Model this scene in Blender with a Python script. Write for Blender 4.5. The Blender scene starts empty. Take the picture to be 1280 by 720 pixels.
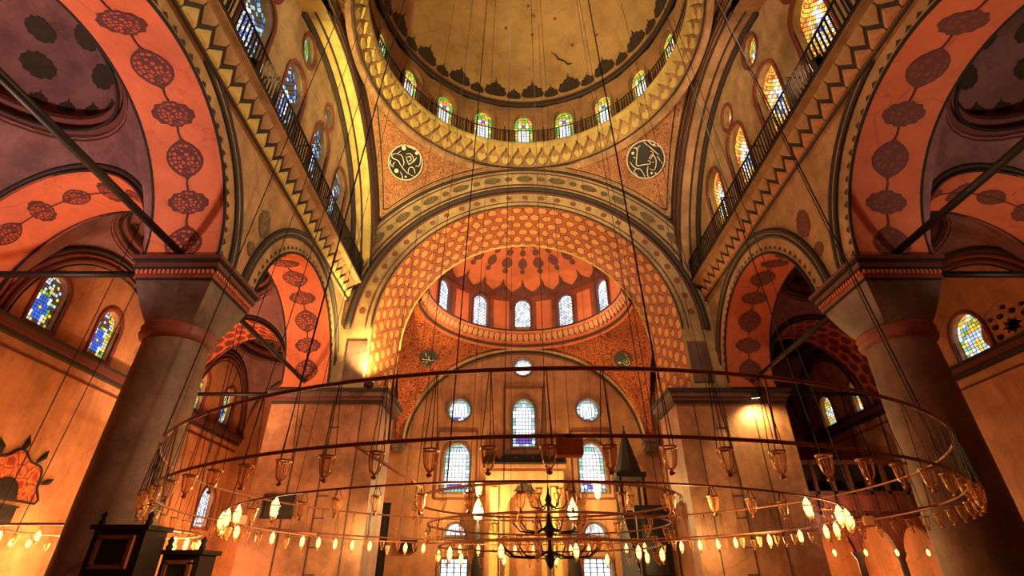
import bpy, math, random
from math import sin, cos, pi, sqrt, radians as rad
from mathutils import Vector as V
from mathutils.geometry import tessellate_polygon
random.seed(7)
SC = bpy.context.scene
COL = SC.collection
EYE = 1.6            # everything below is authored with z = 0 at the camera's eye; roots are raised at the end

# ------------------------------------------------------------------ camera, world, exposure
cam_d = bpy.data.cameras.new('camera'); cam = bpy.data.objects.new('camera', cam_d); COL.objects.link(cam)
cam_d.sensor_width = 36.0; cam_d.lens = 36.0*636/1280; cam_d.shift_x = 0
cam_d.clip_start = .05; cam_d.clip_end = 200
cam.location = (-.685, 0, 0); cam.rotation_euler = (rad(90+29.9), 0, 0)
SC.camera = cam
w = bpy.data.worlds.new('world'); SC.world = w; w.use_nodes = True
w.node_tree.nodes['Background'].inputs[0].default_value = (.55, .7, 1, 1)
w.node_tree.nodes['Background'].inputs[1].default_value = .6
vs = SC.view_settings
vs.view_transform = 'Standard'; vs.look = 'None'; vs.gamma = 1; vs.use_curve_mapping = False
vs.exposure = 0.38
SC.cycles.max_bounces = 6; SC.cycles.diffuse_bounces = 4; SC.cycles.transparent_max_bounces = 12
SC.cycles.sample_clamp_indirect = 4; SC.cycles.use_light_tree = True
SC.cycles.caustics_reflective = False; SC.cycles.caustics_refractive = False
SC.cycles.use_denoising = True

def lamp_light(name, loc, power, color, radius=.15, spot=None, aim=None, blend=.6):
    d = bpy.data.lights.new(name, 'SPOT' if spot else 'POINT')
    d.energy = power; d.color = color; d.shadow_soft_size = radius
    o = bpy.data.objects.new(name, d); COL.objects.link(o); o.location = loc
    if spot:
        d.spot_size = rad(spot); d.spot_blend = blend
        o.rotation_euler = (V(aim)-V(loc)).to_track_quat('-Z', 'Y').to_euler()
    return o
WARM = (1, .47, .165); YEL = (1, .72, .25); AMB = (1, .62, .30); SOFT = (1, .78, .46)
# bulbs of the great ring chandelier (the lit lamps are built further down)
for k in range(12):
    a = 2*pi*(k+.5)/12
    lamp_light('ring_bulb_or_fill_light', (5.6*cos(a), 12+5.6*sin(a), .75), 72 if cos(a) < 0 else 28, WARM, .12)
# aisle and loge bulbs, with added fill lights among them
for k in range(5):
    a = 2*pi*k/5
    lamp_light('aisle_bulb_or_fill_light', (-12.9+2.3*cos(a), 16.8+2.3*sin(a), .8), 260, WARM, .12)
lamp_light('aisle_bulb_or_fill_light', (-13, 26, .9), 650, WARM, .2)
lamp_light('aisle_bulb_or_fill_light', (-13, 7.2, 1.8), 2600, (1, .70, .60), .3, 100, (-13, 8, 11))  # added fill, no lamp known here: brightens the near left vault
lamp_light('aisle_bulb_or_fill_light', (13.2, 7.2, 1.8), 1100, (1, .74, .5), .3, 95, (13.2, 8, 11))  # added fill aimed up so that only the near right vault brightens
lamp_light('aisle_bulb_or_fill_light', (-12.8, 18.2, 2.0), 2600, (1, .58, .30), .3, 95, (-13, 21.5, 11))  # added up-light for the far left bay and its honeycomb arch
lamp_light('loge_bulb_or_fill_light', (13.4, 25.5, .6), 330, WARM, .2)
lamp_light('ring_bulb_or_fill_light', (5.9, 15.6, .8), 150, WARM, .12)  # extra light added on the hoop to warm the right pier and column
lamp_light('loge_bulb_or_fill_light', (12.2, 20.6, 2.2), 130, (1, .55, .32), .2)  # added fill that brings out the front of the loge
# great candles by the mihrab, bulbs beside the piers
for s in (-1, 1):
    lamp_light('candle_light', (s*2.4, 27.6, 3.1), 950, YEL, .12)
    lamp_light('pier_bulb_light', (s*6.5, 19.9, 1.3), 120, YEL, .1)
# floodlights on the ledges, partly added as fill (fixtures are built further down)
FLOODS = [((-6.6, 20.25, 7.35), (-7.0, 22.2, 15.5), 2800, YEL, 105),
          ((9.4, 20.5, 6.3), (9.6, 21.0, 5.0), 420, YEL, 150),
          ((-7.75, 9.5, 12.75), (-2.0, 19.5, 21.5), 5200, (1, .8, .3), 80),
          ((7.75, 9.5, 12.75), (4.0, 19.0, 19.0), 1500, (1, .72, .48), 90),  # this and the following are added fill floods, no such fixtures known
          ((-7.75, 5.2, 12.75), (2.0, 16.0, 28), 3800, SOFT, 90),
          ((7.75, 5.2, 12.75), (-8.4, 14.5, 10), 5200, SOFT, 80),
          ((-7.75, 6.4, 12.75), (8.4, 14.5, 12.5), 5600, SOFT, 62)]
for p, aim, e, c, sp in FLOODS:
    lamp_light('flood_or_fill_light', p, e, c, .2, sp, aim)
lamp_light('flood_or_fill_light', (0, 6.0, 19.4), 3600, SOFT, .3, 95, (0, 21, 15.5))  # added fill spot without a fixture, brightens the front arch
# semi-dome ledge lights
for s in (-1, 1):
    lamp_light('ledge_light', (s*3.0, 25.2, 13.75), 170, SOFT, .3)

# ------------------------------------------------------------------ materials
def srgb(r, g, b):
    f = lambda c: (c/255/12.92) if c/255 <= .04045 else ((c/255+.055)/1.055)**2.4
    return (f(r), f(g), f(b), 1)
def node(nt, t, **kw):
    n = nt.nodes.new(t)
    for k, v in kw.items():
        if k.startswith('i_'):
            n.inputs[int(k[2:]) if k[2:].isdigit() else k[2:].replace('_', ' ')].default_value = v
        else: setattr(n, k, v)
    return n
def new_mat(name):
    m = bpy.data.materials.new(name); m.use_nodes = True
    nt = m.node_tree; b = nt.nodes['Principled BSDF']
    return m, nt, b
def ramp(nt, src, stops, interp='LINEAR'):
    r = node(nt, 'ShaderNodeValToRGB'); r.color_ramp.interpolation = interp
    e = r.color_ramp.elements
    while len(e) < len(stops): e.new(.5)
    for x, (p, c) in zip(e, stops): x.position = p; x.color = c if len(c) == 4 else (*c, 1)
    nt.links.new(src, r.inputs[0]); return r.outputs[0]
def mixc(nt, fac, a, b, mode='MIX'):
    m = node(nt, 'ShaderNodeMix', data_type='RGBA', blend_type=mode)
    for s, v in ((0, fac), (6, a), (7, b)):
        if hasattr(v, 'links'): nt.links.new(v, m.inputs[s])
        else: m.inputs[s].default_value = v
    return m.outputs[2]
def coords(nt, kind='Object', scale=(1, 1, 1)):
    t = node(nt, 'ShaderNodeTexCoord'); mp = node(nt, 'ShaderNodeMapping')
    mp.inputs['Scale'].default_value = scale
    nt.links.new(t.outputs[kind], mp.inputs[0]); return mp.outputs[0]
def noise(nt, co, scale, detail=5, rough=.6):
    n = node(nt, 'ShaderNodeTexNoise'); n.inputs['Scale'].default_value = scale
    n.inputs['Detail'].default_value = detail; n.inputs['Roughness'].default_value = rough
    nt.links.new(co, n.inputs['Vector']); return n.outputs['Fac']
def bumpn(nt, b, h, strength=.3, dist=.05):
    n = node(nt, 'ShaderNodeBump'); n.inputs['Strength'].default_value = strength; n.inputs['Distance'].default_value = dist
    nt.links.new(h, n.inputs['Height']); nt.links.new(n.outputs[0], b.inputs['Normal'])
def grime(nt, base, co, amount=.45, scale=.7):
    """age stains and cracks with shapes of their own"""
    f = noise(nt, co, scale, 8, .7)
    g = ramp(nt, f, [(.34, (1-amount,)*3), (.58, (1, 1, 1))])
    c = mixc(nt, 1.0, base, g, 'MULTIPLY')
    vo = node(nt, 'ShaderNodeTexVoronoi', feature='DISTANCE_TO_EDGE'); vo.inputs['Scale'].default_value = .35
    wp = noise(nt, co, 1.6, 4, .6)
    vm = node(nt, 'ShaderNodeVectorMath', operation='ADD'); nt.links.new(co, vm.inputs[0])
    sc = node(nt, 'ShaderNodeVectorMath', operation='SCALE'); sc.inputs['Scale'].default_value = 1.3
    nt.links.new(wp, sc.inputs[0]); nt.links.new(sc.outputs[0], vm.inputs[1]); nt.links.new(vm.outputs[0], vo.inputs['Vector'])
    k = ramp(nt, vo.outputs['Distance'], [(.0, (.62,)*3), (.012, (1, 1, 1))])
    return mixc(nt, .7, c, k, 'MULTIPLY')
def plaster(name, a, b_, scale=.8, rough=.85, amount=.45, bump=.25, streak=True):
    m, nt, b = new_mat(name); co = coords(nt)
    c = ramp(nt, noise(nt, co, scale, 6), [(.3, a), (.7, b_)])
    if streak:
        s = ramp(nt, noise(nt, coords(nt, 'Object', (1.6, 1.6, .12)), 1.3, 5), [(.35, (.72,)*3), (.6, (1, 1, 1))])
        c = mixc(nt, .8, c, s, 'MULTIPLY')
    c = grime(nt, c, co, amount)
    nt.links.new(c, b.inputs['Base Color']); b.inputs['Roughness'].default_value = rough
    bumpn(nt, b, noise(nt, co, 7, 5), bump, .04); return m
def plain(name, c, rough=.6, metal=0, var=.25):
    m, nt, b = new_mat(name); co = coords(nt)
    k = ramp(nt, noise(nt, co, 4, 5), [(.3, (1-var,)*3), (.7, (1, 1, 1))])
    nt.links.new(mixc(nt, 1.0, c, k, 'MULTIPLY'), b.inputs['Base Color'])
    b.inputs['Roughness'].default_value = rough; b.inputs['Metallic'].default_value = metal; return m
def glow(name, c, strength, sample=False):
    m, nt, b = new_mat(name); nt.nodes.remove(b)
    e = node(nt, 'ShaderNodeEmission'); e.inputs[0].default_value = c; e.inputs[1].default_value = strength
    nt.links.new(e.outputs[0], nt.nodes['Material Output'].inputs[0])
    m.cycles.emission_sampling = 'AUTO' if sample else 'NONE'
    return m
def glass_glow(name, c, strength):
    """a daylit stained pane: glows unevenly, like hand-made glass"""
    m, nt, b = new_mat(name); co = coords(nt)
    k = ramp(nt, noise(nt, co, 2.3, 3), [(.3, (.55,)*3), (.7, (1, 1, 1))])
    nt.links.new(mixc(nt, 1.0, c, k, 'MULTIPLY'), b.inputs['Emission Color'])
    b.inputs['Emission Strength'].default_value = strength
    b.inputs['Base Color'].default_value = (c[0]*.3, c[1]*.3, c[2]*.3, 1); b.inputs['Roughness'].default_value = .15
    m.cycles.emission_sampling = 'NONE'; return m
def floral(name, ground, petal, line, scale=3.2, uvs=None):
    """painted foliage ground: curling cells, petals and outlines"""
    m, nt, b = new_mat(name); co = coords(nt)
    wp = node(nt, 'ShaderNodeTexNoise'); wp.inputs['Scale'].default_value = scale*.9; nt.links.new(co, wp.inputs['Vector'])
    mx = node(nt, 'ShaderNodeVectorMath', operation='MULTIPLY_ADD'); mx.inputs[1].default_value = (.35,)*3
    nt.links.new(wp.outputs['Color'], mx.inputs[0]); nt.links.new(co, mx.inputs[2])
    vo = node(nt, 'ShaderNodeTexVoronoi', feature='DISTANCE_TO_EDGE'); vo.inputs['Scale'].default_value = scale
    nt.links.new(mx.outputs[0], vo.inputs['Vector'])
    v2 = node(nt, 'ShaderNodeTexVoronoi'); v2.inputs['Scale'].default_value = scale
    nt.links.new(mx.outputs[0], v2.inputs['Vector'])
    c = ramp(nt, vo.outputs['Distance'], [(.0, line), (.035, line), (.06, petal), (.2, petal), (.25, ground)])
    c2 = ramp(nt, v2.outputs['Distance'], [(.0, petal), (.16, line), (.22, ground)])
    c = mixc(nt, .45, c, c2)
    c = grime(nt, c, co, .4)
    nt.links.new(c, b.inputs['Base Color']); b.inputs['Roughness'].default_value = .8
    bumpn(nt, b, vo.outputs['Distance'], .25, .03); return m
def ovals(name, ground, blob, line, su, sv, stain=.35):
    """rows of painted lozenges in staggered courses; u along the arch, v across (metres)"""
    m, nt, b = new_mat(name); co = coords(nt, 'UV', (su, sv, 1))
    sep = node(nt, 'ShaderNodeSeparateXYZ'); nt.links.new(co, sep.inputs[0])
    def mth(op, a, b2=None):
        n = node(nt, 'ShaderNodeMath', operation=op)
        for i, v in enumerate((a, b2)):
            if v is None: continue
            if hasattr(v, 'links'): nt.links.new(v, n.inputs[i])
            else: n.inputs[i].default_value = v
        return n.outputs[0]
    row = mth('FLOOR', sep.outputs[1])
    odd = mth('MULTIPLY', mth('MODULO', row, 2), .5)
    fu = mth('SUBTRACT', mth('FRACT', mth('ADD', mth('ADD', sep.outputs[0], odd), 100)), .5)
    fv = mth('SUBTRACT', mth('FRACT', mth('ADD', sep.outputs[1], 100)), .5)
    wob = mth('MULTIPLY', mth('SUBTRACT', noise(nt, co, 1.3, 3), .5), .5)
    d = mth('ADD', mth('SQRT', mth('ADD', mth('MULTIPLY', fu, fu), mth('MULTIPLY', fv, fv))), wob)
    c = ramp(nt, d, [(.0, blob), (.33, blob), (.37, line), (.42, line), (.47, ground)])
    c = grime(nt, c, coords(nt), stain)
    nt.links.new(c, b.inputs['Base Color']); b.inputs['Roughness'].default_value = .75
    return m
def medallion(name, dark, fill, cells=3.0):
    m, nt, b = new_mat(name); co = coords(nt, 'UV')
    vo = node(nt, 'ShaderNodeTexVoronoi', feature='DISTANCE_TO_EDGE'); vo.inputs['Scale'].default_value = cells
    vo.inputs['Randomness'].default_value = .55
    nt.links.new(co, vo.inputs['Vector'])
    c = ramp(nt, vo.outputs['Distance'], [(.0, dark), (.13, dark), (.2, fill)])
    ln = node(nt, 'ShaderNodeVectorMath', operation='LENGTH'); nt.links.new(co, ln.inputs[0])
    r = ramp(nt, ln.outputs['Value'], [(.66, (0, 0, 0, 1)), (.72, (1, 1, 1, 1))])
    c = mixc(nt, r, c, dark)
    nt.links.new(c, b.inputs['Base Color']); b.inputs['Roughness'].default_value = .8; return m
def lampglass(name):
    m, nt, b = new_mat(name)
    b.inputs['Base Color'].default_value = srgb(255, 205, 150); b.inputs['Roughness'].default_value = .08
    b.inputs['Metallic'].default_value = .1
    lw = node(nt, 'ShaderNodeLayerWeight'); lw.inputs['Blend'].default_value = .35
    tr = node(nt, 'ShaderNodeBsdfTransparent'); tr.inputs[0].default_value = (1, .93, .85, 1)
    mx = node(nt, 'ShaderNodeMixShader')
    f = ramp(nt, lw.outputs['Facing'], [(.1, (.05,)*3), (.7, (.9,)*3)])
    nt.links.new(f, mx.inputs[0]); nt.links.new(tr.outputs[0], mx.inputs[1]); nt.links.new(b.outputs[0], mx.inputs[2])
    nt.links.new(mx.outputs[0], nt.nodes['Material Output'].inputs[0]); return m

M = {}
M['cream'] = plaster('aged cream plaster', srgb(176, 140, 96), srgb(205, 170, 118))
M['tan'] = plaster('tan plaster', srgb(168, 124, 84), srgb(196, 150, 104))
M['gold'] = plaster('ochre painted plaster', srgb(200, 165, 88), srgb(226, 196, 120), amount=.3)
M['orange'] = plaster('orange red plaster', srgb(196, 98, 62), srgb(212, 114, 74), amount=.22, streak=False)
M['orange_wall'] = plaster('warm plaster', srgb(196, 132, 88), srgb(214, 150, 104), amount=.35)
M['plum'] = plaster('plum plaster', srgb(128, 84, 84), srgb(150, 100, 96), amount=.5, streak=False)
M['stone'] = plaster('grey brown marble', srgb(112, 78, 62), srgb(146, 106, 84), .5, .6, .55)
M['qibla'] = plaster('ochre brown plaster', srgb(168, 106, 68), srgb(188, 126, 84), amount=.4)
M['pier'] = plaster('warm marble pier', srgb(156, 100, 70), srgb(180, 122, 88), .7, .6, .5)
M['stone_dark'] = plaster('dark veined marble', srgb(96, 74, 64), srgb(128, 100, 86), .9, .5, .6)
M['red_stone'] = plaster('red stone', srgb(128, 58, 44), srgb(152, 74, 54), 2, .6, .5)
M['dome'] = plaster('dome plaster', srgb(172, 132, 80), srgb(190, 150, 96), .4, .9, .3, .15, False)
M['drum'] = plaster('drum plaster', srgb(160, 112, 70), srgb(182, 134, 86), .6, .9, .4, .15, False)
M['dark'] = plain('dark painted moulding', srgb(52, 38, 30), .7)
M['darkred'] = plain('dark red moulding', srgb(104, 48, 38), .7)
M['black'] = plain('black paint line', srgb(24, 16, 14), .8)
M['iron'] = plain('wrought iron', srgb(40, 30, 26), .5, .6)
M['bronze'] = plain('bronzed ring bar', srgb(165, 105, 74), .5, .1)
M['wire'] = plain('suspension wire', srgb(30, 22, 18), .6, .3)
M['brass'] = plain('brass', srgb(225, 165, 95), .35, .4)
M['wood'] = plain('dark timber', srgb(34, 20, 15), .85)
M['wood_red'] = plain('brown timber', srgb(96, 54, 36), .5)
M['frame_wood'] = plain('light timber frame', srgb(150, 96, 64), .5)
M['carpet'] = plain('red carpet', srgb(130, 48, 34), .95)
M['paint'] = medallion('plum arabesque medallion', srgb(84, 36, 32), srgb(176, 78, 50), 5.0)
M['paint_solid'] = medallion('faded plum medallion', srgb(98, 50, 44), srgb(122, 60, 48), 3.2)
M['paint_grey'] = medallion('grey green medallion', srgb(92, 76, 54), srgb(128, 100, 66), 3.5)
M['paint_red'] = medallion('small red rosette', srgb(120, 60, 36), srgb(160, 92, 52), 3.0)
M['paint_dark'] = plain('dark painted palmette', srgb(62, 46, 30), .85, 0, .4)
M['floral'] = floral('red floral ground', srgb(150, 74, 48), srgb(210, 158, 98), srgb(84, 40, 30), 5.2)
M['floral_red'] = floral('crimson floral ground', srgb(150, 50, 28), srgb(226, 132, 64), srgb(96, 30, 20), 2.8)
M['ovals'] = ovals('gold lozenge soffit', srgb(166, 86, 46), srgb(208, 136, 72), srgb(104, 50, 32), 1.6, 2.2)
M['honey'] = ovals('red honeycomb soffit', srgb(212, 104, 66), srgb(120, 46, 34), srgb(150, 64, 42), 1.9, 1.9)
M['white_paint'] = plain('ivory lettering', srgb(225, 212, 180), .7, 0, .1)
M['disc'] = plain('black disc', srgb(24, 20, 24), .5)
M['lamp'] = lampglass('lamp glass')
M['bulb'] = glow('glowing bulb', (1, .55, .13, 1), 5)
M['bulb_big'] = glow('glowing great bulb', (1, .7, .22, 1), 8)
M['lens'] = glow('floodlight lens', (1, .8, .4, 1), 6)
M['lead'] = plain('lead came', srgb(22, 20, 22), .6)
M['panel_dark'] = plain('dark panel', srgb(26, 20, 18), .4)
M['green_glass'] = plain('dull green pane', srgb(60, 70, 58), .15)
M['pinkbox'] = plain('salmon painted housing', srgb(248, 178, 140), .6)
GL = {k: glass_glow('pane '+k, c, s) for k, c, s in (
    ('white', (.86, .93, 1, 1), 1.7), ('aqua', (.35, .75, .72, 1), .8), ('green', (.25, .62, .10, 1), .85),
    ('yellow', (1, .72, .10, 1), 1.1), ('orange', (1, .38, .06, 1), 1.25), ('red', (.9, .12, .05, 1), 1.0),
    ('blue', (.06, .18, .85, 1), .95), ('violet', (.22, .15, .75, 1), .8), ('pale', (.55, .70, .9, 1), 1.05), ('dim', (.25, .2, .14, 1), .25))}

# ------------------------------------------------------------------ mesh helpers
ROOTLOC = {}
class MB:
    def __init__(s): s.v = []; s.f = []; s.m = []; s.uv = {}
    def add(s, pts): n = len(s.v); s.v += [tuple(p) for p in pts]; return n
    def face(s, ids, m=0, uv=None):
        if uv: s.uv[len(s.f)] = uv
        s.f.append(tuple(ids)); s.m.append(m)
    def poly(s, pts, m=0, uv=None):
        n = s.add(pts); s.face(range(n, n+len(pts)), m, uv)
    def grid(s, fn, nu, nv, m=0, uvfn=None):
        n = s.add([fn(i/nu, j/nv) for i in range(nu+1) for j in range(nv+1)])
        for i in range(nu):
            for j in range(nv):
                a = n+i*(nv+1)+j
                uv = None
                if uvfn: uv = [uvfn(i/nu, j/nv), uvfn((i+1)/nu, j/nv), uvfn((i+1)/nu, (j+1)/nv), uvfn(i/nu, (j+1)/nv)]
                s.face((a, a+nv+1, a+nv+2, a+1), m, uv)
    def box(s, c, d, m=0, ax=None):
        c = V(c); X, Y, Z = ax or (V((1, 0, 0)), V((0, 1, 0)), V((0, 0, 1)))
        p = [c+X*(d[0]/2*i)+Y*(d[1]/2*j)+Z*(d[2]/2*k) for i in (-1, 1) for j in (-1, 1) for k in (-1, 1)]
        n = s.add(p)
        for q in ((0, 1, 3, 2), (4, 6, 7, 5), (0, 4, 5, 1), (2, 3, 7, 6), (0, 2, 6, 4), (1, 5, 7, 3)):
            s.face([n+i for i in q], m)
    def tube(s, pts, r, seg=6, closed=False, m=0, squash=1.0):
        pts = [V(p) for p in pts]; N = len(pts); n = len(s.v)
        up = None
        for i, p in enumerate(pts):
            a = pts[(i-1) % N] if (closed or i) else p
            b = pts[(i+1) % N] if (closed or i < N-1) else p
            t = (b-a).normalized()
            if up is None:
                up = V((0, 0, 1)) if abs(t.z) < .9 else V((1, 0, 0))
            x = t.cross(up)
            if x.length < 1e-6: x = t.orthogonal()
            x.normalize(); y = x.cross(t).normalized(); up = y
            rr = r[i] if isinstance(r, (list, tuple)) else r
            for k in range(seg):
                an = 2*pi*(k+.5)/seg
                s.v.append(tuple(p+x*(rr*cos(an))+y*(rr*sin(an)*squash)))
        for i in range(N if closed else N-1):
            for k in range(seg):
                a = n+i*seg+k; b = n+i*seg+(k+1) % seg
                c = n+((i+1) % N)*seg+(k+1) % seg; d = n+((i+1) % N)*seg+k
                s.face((a, b, c, d), m)
        if not closed:
            s.face(list(range(n+seg-1, n-1, -1)), m); e = n+(N-1)*seg; s.face(range(e, e+seg), m)
    def lathe(s, prof, c=(0, 0, 0), seg=16, a0=0, a1=2*pi, m=0):
        full = abs(a1-a0-2*pi) < 1e-6
        n = len(s.v); K = seg if full else seg+1
        for r, z in prof:
            for k in range(K):
                a = a0+(a1-a0)*k/seg
                s.v.append((c[0]+r*cos(a), c[1]+r*sin(a), c[2]+z))
        for i in range(len(prof)-1):
            for k in range(seg):
                k2 = (k+1) % K
                s.face((n+i*K+k, n+i*K+k2, n+(i+1)*K+k2, n+(i+1)*K+k), m)
    def prism(s, outline, fn, d0, d1, m=0):
        """outline (a,b) mapped by fn(a,b,d), closed between depths d0 and d1"""
        k = len(outline)
        n = s.add([fn(a, b, d0) for a, b in outline]+[fn(a, b, d1) for a, b in outline])
        s.face(range(n, n+k), m); s.face(range(n+2*k-1, n+k-1, -1), m)
        for i in range(k):
            j = (i+1) % k; s.face((n+i, n+j, n+k+j, n+k+i), m)
    def wall(s, outline, holes, fn, depth=.4, m=0, d0=0.0, back=False, mr=None):
        loops = [[V((a, b, 0)) for a, b in l] for l in [outline]+holes]
        flat = [p for l in loops for p in l]
        tris = tessellate_polygon(loops)
        n = s.add([fn(p.x, p.y, d0) for p in flat])
        for t in tris: s.face([n+i for i in t], m)
        if back:
            n2 = s.add([fn(p.x, p.y, d0+depth) for p in flat])
            for t in tris: s.face([n2+i for i in reversed(t)], m)
        for li, l in enumerate(loops):
            if li == 0 and not back: continue
            k = len(l)
            q = s.add([fn(p.x, p.y, d0) for p in l]+[fn(p.x, p.y, d0+depth) for p in l])
            for i in range(k): s.face((q+i, q+(i+1) % k, q+k+(i+1) % k, q+k+i), m if mr is None else mr)
    def motif(s, S, u0, v0, su, sv, outline, m=0, rot=0.0, rings=(.5, 1.0)):
        cr, sr = cos(rot), sin(rot); k = len(outline)
        def at(p, q): return S(u0+(p*cr-q*sr)*su, v0+(p*sr+q*cr)*sv)
        n = s.add([at(0, 0)]+[at(p*r, q*r) for r in rings for p, q in outline])
        for i in range(k):
            j = (i+1) % k; a, b = outline[i], outline[j]
            r = rings[0]
            s.face((n, n+1+i, n+1+j), m, [(0, 0), (a[0]*r, a[1]*r), (b[0]*r, b[1]*r)])
            for t in range(len(rings)-1):
                r0, r1 = rings[t], rings[t+1]; b0 = n+1+t*k; b1 = b0+k
                s.face((b0+i, b1+i, b1+j, b0+j), m, [(a[0]*r0, a[1]*r0), (a[0]*r1, a[1]*r1), (b[0]*r1, b[1]*r1), (b[0]*r0, b[1]*r0)])
    def build(s, name, mats, parent=None, kind=None, smooth=False, loc=None):
        off = V((0, 0, 0))
        if parent is not None: off = ROOTLOC.get(parent.name, V((0, 0, 0)))
        elif loc is not None: off = V(loc)
        me = bpy.data.meshes.new(name)
        me.from_pydata([(x-off.x, y-off.y, z-off.z) for x, y, z in s.v], [], s.f)
        for mt in (mats if isinstance(mats, (list, tuple)) else [mats]): me.materials.append(mt)
        me.polygons.foreach_set('material_index', s.m)
        if s.uv:
            ul = me.uv_layers.new(name='UVMap')
            for fi, uv in s.uv.items():
                p = me.polygons[fi]
                for k, li in enumerate(p.loop_indices): ul.data[li].uv = uv[k]
        if smooth: me.shade_smooth()
        me.update()
        o = bpy.data.objects.new(name, me); COL.objects.link(o)
        if parent is not None:
            o.parent = parent; ROOTLOC[o.name] = off
        else:
            o.location = off; ROOTLOC[o.name] = off
        if kind: o['kind'] = kind
        return o

def thing(name, label, cat, loc=(0, 0, 0), group=None):
    o = bpy.data.objects.new(name, None); COL.objects.link(o); o.location = loc; o.empty_display_size = .1
    ROOTLOC[o.name] = V(loc)
    o['label'] = label; o['category'] = cat
    if group: o['group'] = group
    return o
def tag(o, label, cat, group=None):
    o['label'] = label; o['category'] = cat
    if group: o['group'] = group
    return o
def struct(mb, name, mats, smooth=False): return mb.build(name, mats, None, 'structure', smooth)
def dup(root, loc, rz=0, label=None):
    r = root.copy(); COL.objects.link(r); r.location = loc; r.rotation_euler = (0, 0, rz)
    if label: r['label'] = label
    for ch in list(root.children):
        c = ch.copy(); COL.objects.link(c); c.parent = r
        for g in list(ch.children):
            d = g.copy(); COL.objects.link(d); d.parent = c
    return r
def piece(proto, parent, loc=(0, 0, 0), rz=0):
    o = proto.copy(); COL.objects.link(o); o.parent = parent; o.location = loc; o.rotation_euler = (0, 0, rz); return o
def arc(c, R, a0, a1, n, plane, at):
    """arc points in plane 'x' (y,z) or 'y' (x,z) or 'z' (x,y); angles in degrees"""
    out = []
    for i in range(n+1):
        a = rad(a0+(a1-a0)*i/n); p, q = c[0]+R*cos(a), c[1]+R*sin(a)
        out.append((at, p, q) if plane == 'x' else (p, at, q) if plane == 'y' else (p, q, at))
    return out

# outlines of painted motifs (p across, q along)
def mirror4(pts):
    a = [(x, y) for x, y in pts]
    b = [(x, -y) for x, y in reversed(pts) if abs(y) > 1e-6]
    r = a+b
    l = [(-x, y) for x, y in reversed(r) if abs(x) > 1e-6]
    return r+l
EYE_M = mirror4([(0, 1), (.12, .86), (.34, .74), (.56, .56), (.74, .32), (.82, 0)])
LOBE_M = mirror4([(0, .78), (.26, .8), (.4, .64), (.72, .6), (.82, .36), (1, .2), (1, 0)])
ROUND_M = [(cos(2*pi*i/14), sin(2*pi*i/14)) for i in range(14)]
PALM_M = [(0, 1.25), (.05, .9), (.16, .66), (.4, .6), (.5, .36), (.82, .3), (.86, 0), (1, -.3), (.8, -.62), (.4, -.7), (0, -.72),
          (-.4, -.7), (-.8, -.62), (-1, -.3), (-.86, 0), (-.82, .3), (-.5, .36), (-.4, .6), (-.16, .66), (-.05, .9)]

# ------------------------------------------------------------------ windows
def arch_hole(u, v0, w_, h, n=8):
    r = w_/2; pts = [(u-r, v0), (u+r, v0)]
    for i in range(n+1):
        a = pi*i/n; pts.append((u+r*cos(a), v0+h-r*1.15+r*1.15*sin(a)))
    return pts
def round_hole(u, v, r, n=20, sq=1.0): return [(u+r*cos(2*pi*i/n), v+r*sq*sin(2*pi*i/n)) for i in range(n)]
def st_white(x, y, r):
    if abs(x) > .62 or y > .84 or y < .06: return r.choice(['aqua', 'pale', 'white', 'aqua'])
    if y < .24: return 'violet' if r.random() < .75 else 'white'
    return 'white'
def st_green(x, y, r):
    if abs(x) > .5 or y > .84: return r.choice(['green', 'green', 'green', 'orange', 'yellow'])
    if .66 < y < .76: return 'blue' if abs(x) < .35 else 'white'
    if .54 < y < .64 or y > .76: return r.choice(['green', 'yellow', 'orange'])
    return 'white'
def st_greenwarm(x, y, r):
    c = st_green(x, y, r); return {'green': r.choice(['green', 'yellow', 'yellow'])}.get(c, c)
def st_warm(x, y, r):
    d = sqrt((x)**2+((y-.45)*2.0)**2)
    if d < .38: return r.choice(['white', 'white', 'white', 'blue', 'yellow'])
    if d < .7: return r.choice(['yellow', 'white', 'orange', 'white', 'yellow'])
    return r.choice(['orange', 'orange', 'red', 'yellow', 'yellow'])
def st_cool(x, y, r):
    d = sqrt(x**2+((y-.42)*2.0)**2)
    if d < .5: return r.choice(['white', 'white', 'pale', 'blue'])
    return r.choice(['dim', 'dim', 'dim', 'aqua', 'blue', 'dim', 'dim', 'pale'])
def st_blue(x, y, r):
    if abs(x) < .17 and .30 < y < .42: return 'yellow'
    if abs(x) < .5 and .16 < y < .58: return 'blue' if abs(x)+abs(y-.37)*1.6 < .56 else 'white'
    if y < .1 and abs(x) > .6: return 'blue'
    if y > .68: return r.choice(['dim', 'yellow', 'pale', 'dim'])
    return r.choice(['green', 'yellow', 'green', 'pale', 'yellow', 'dim'])
def st_bright(x, y, r):
    if abs(x) < .55 and .12 < y < .66: return 'yellow' if abs(x)+abs(y-.38)*2 < .3 else r.choice(['pale', 'white', 'pale'])
    return r.choice(['green', 'yellow', 'aqua', 'yellow', 'orange', 'white'])
def st_hex(x, y, r): return r.choice(['white', 'white', 'white', 'pale'])
def st_oval(x, y, r):
    if abs(x) > .6: return r.choice(['green', 'aqua', 'green'])
    return r.choice(['green', 'pale', 'aqua', 'green'])
def st_ovalwarm(x, y, r):
    d = x*x+(y*2-1)**2
    return r.choice(['yellow', 'orange', 'red']) if d > .5 else r.choice(['green', 'yellow', 'white', 'aqua'])
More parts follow.
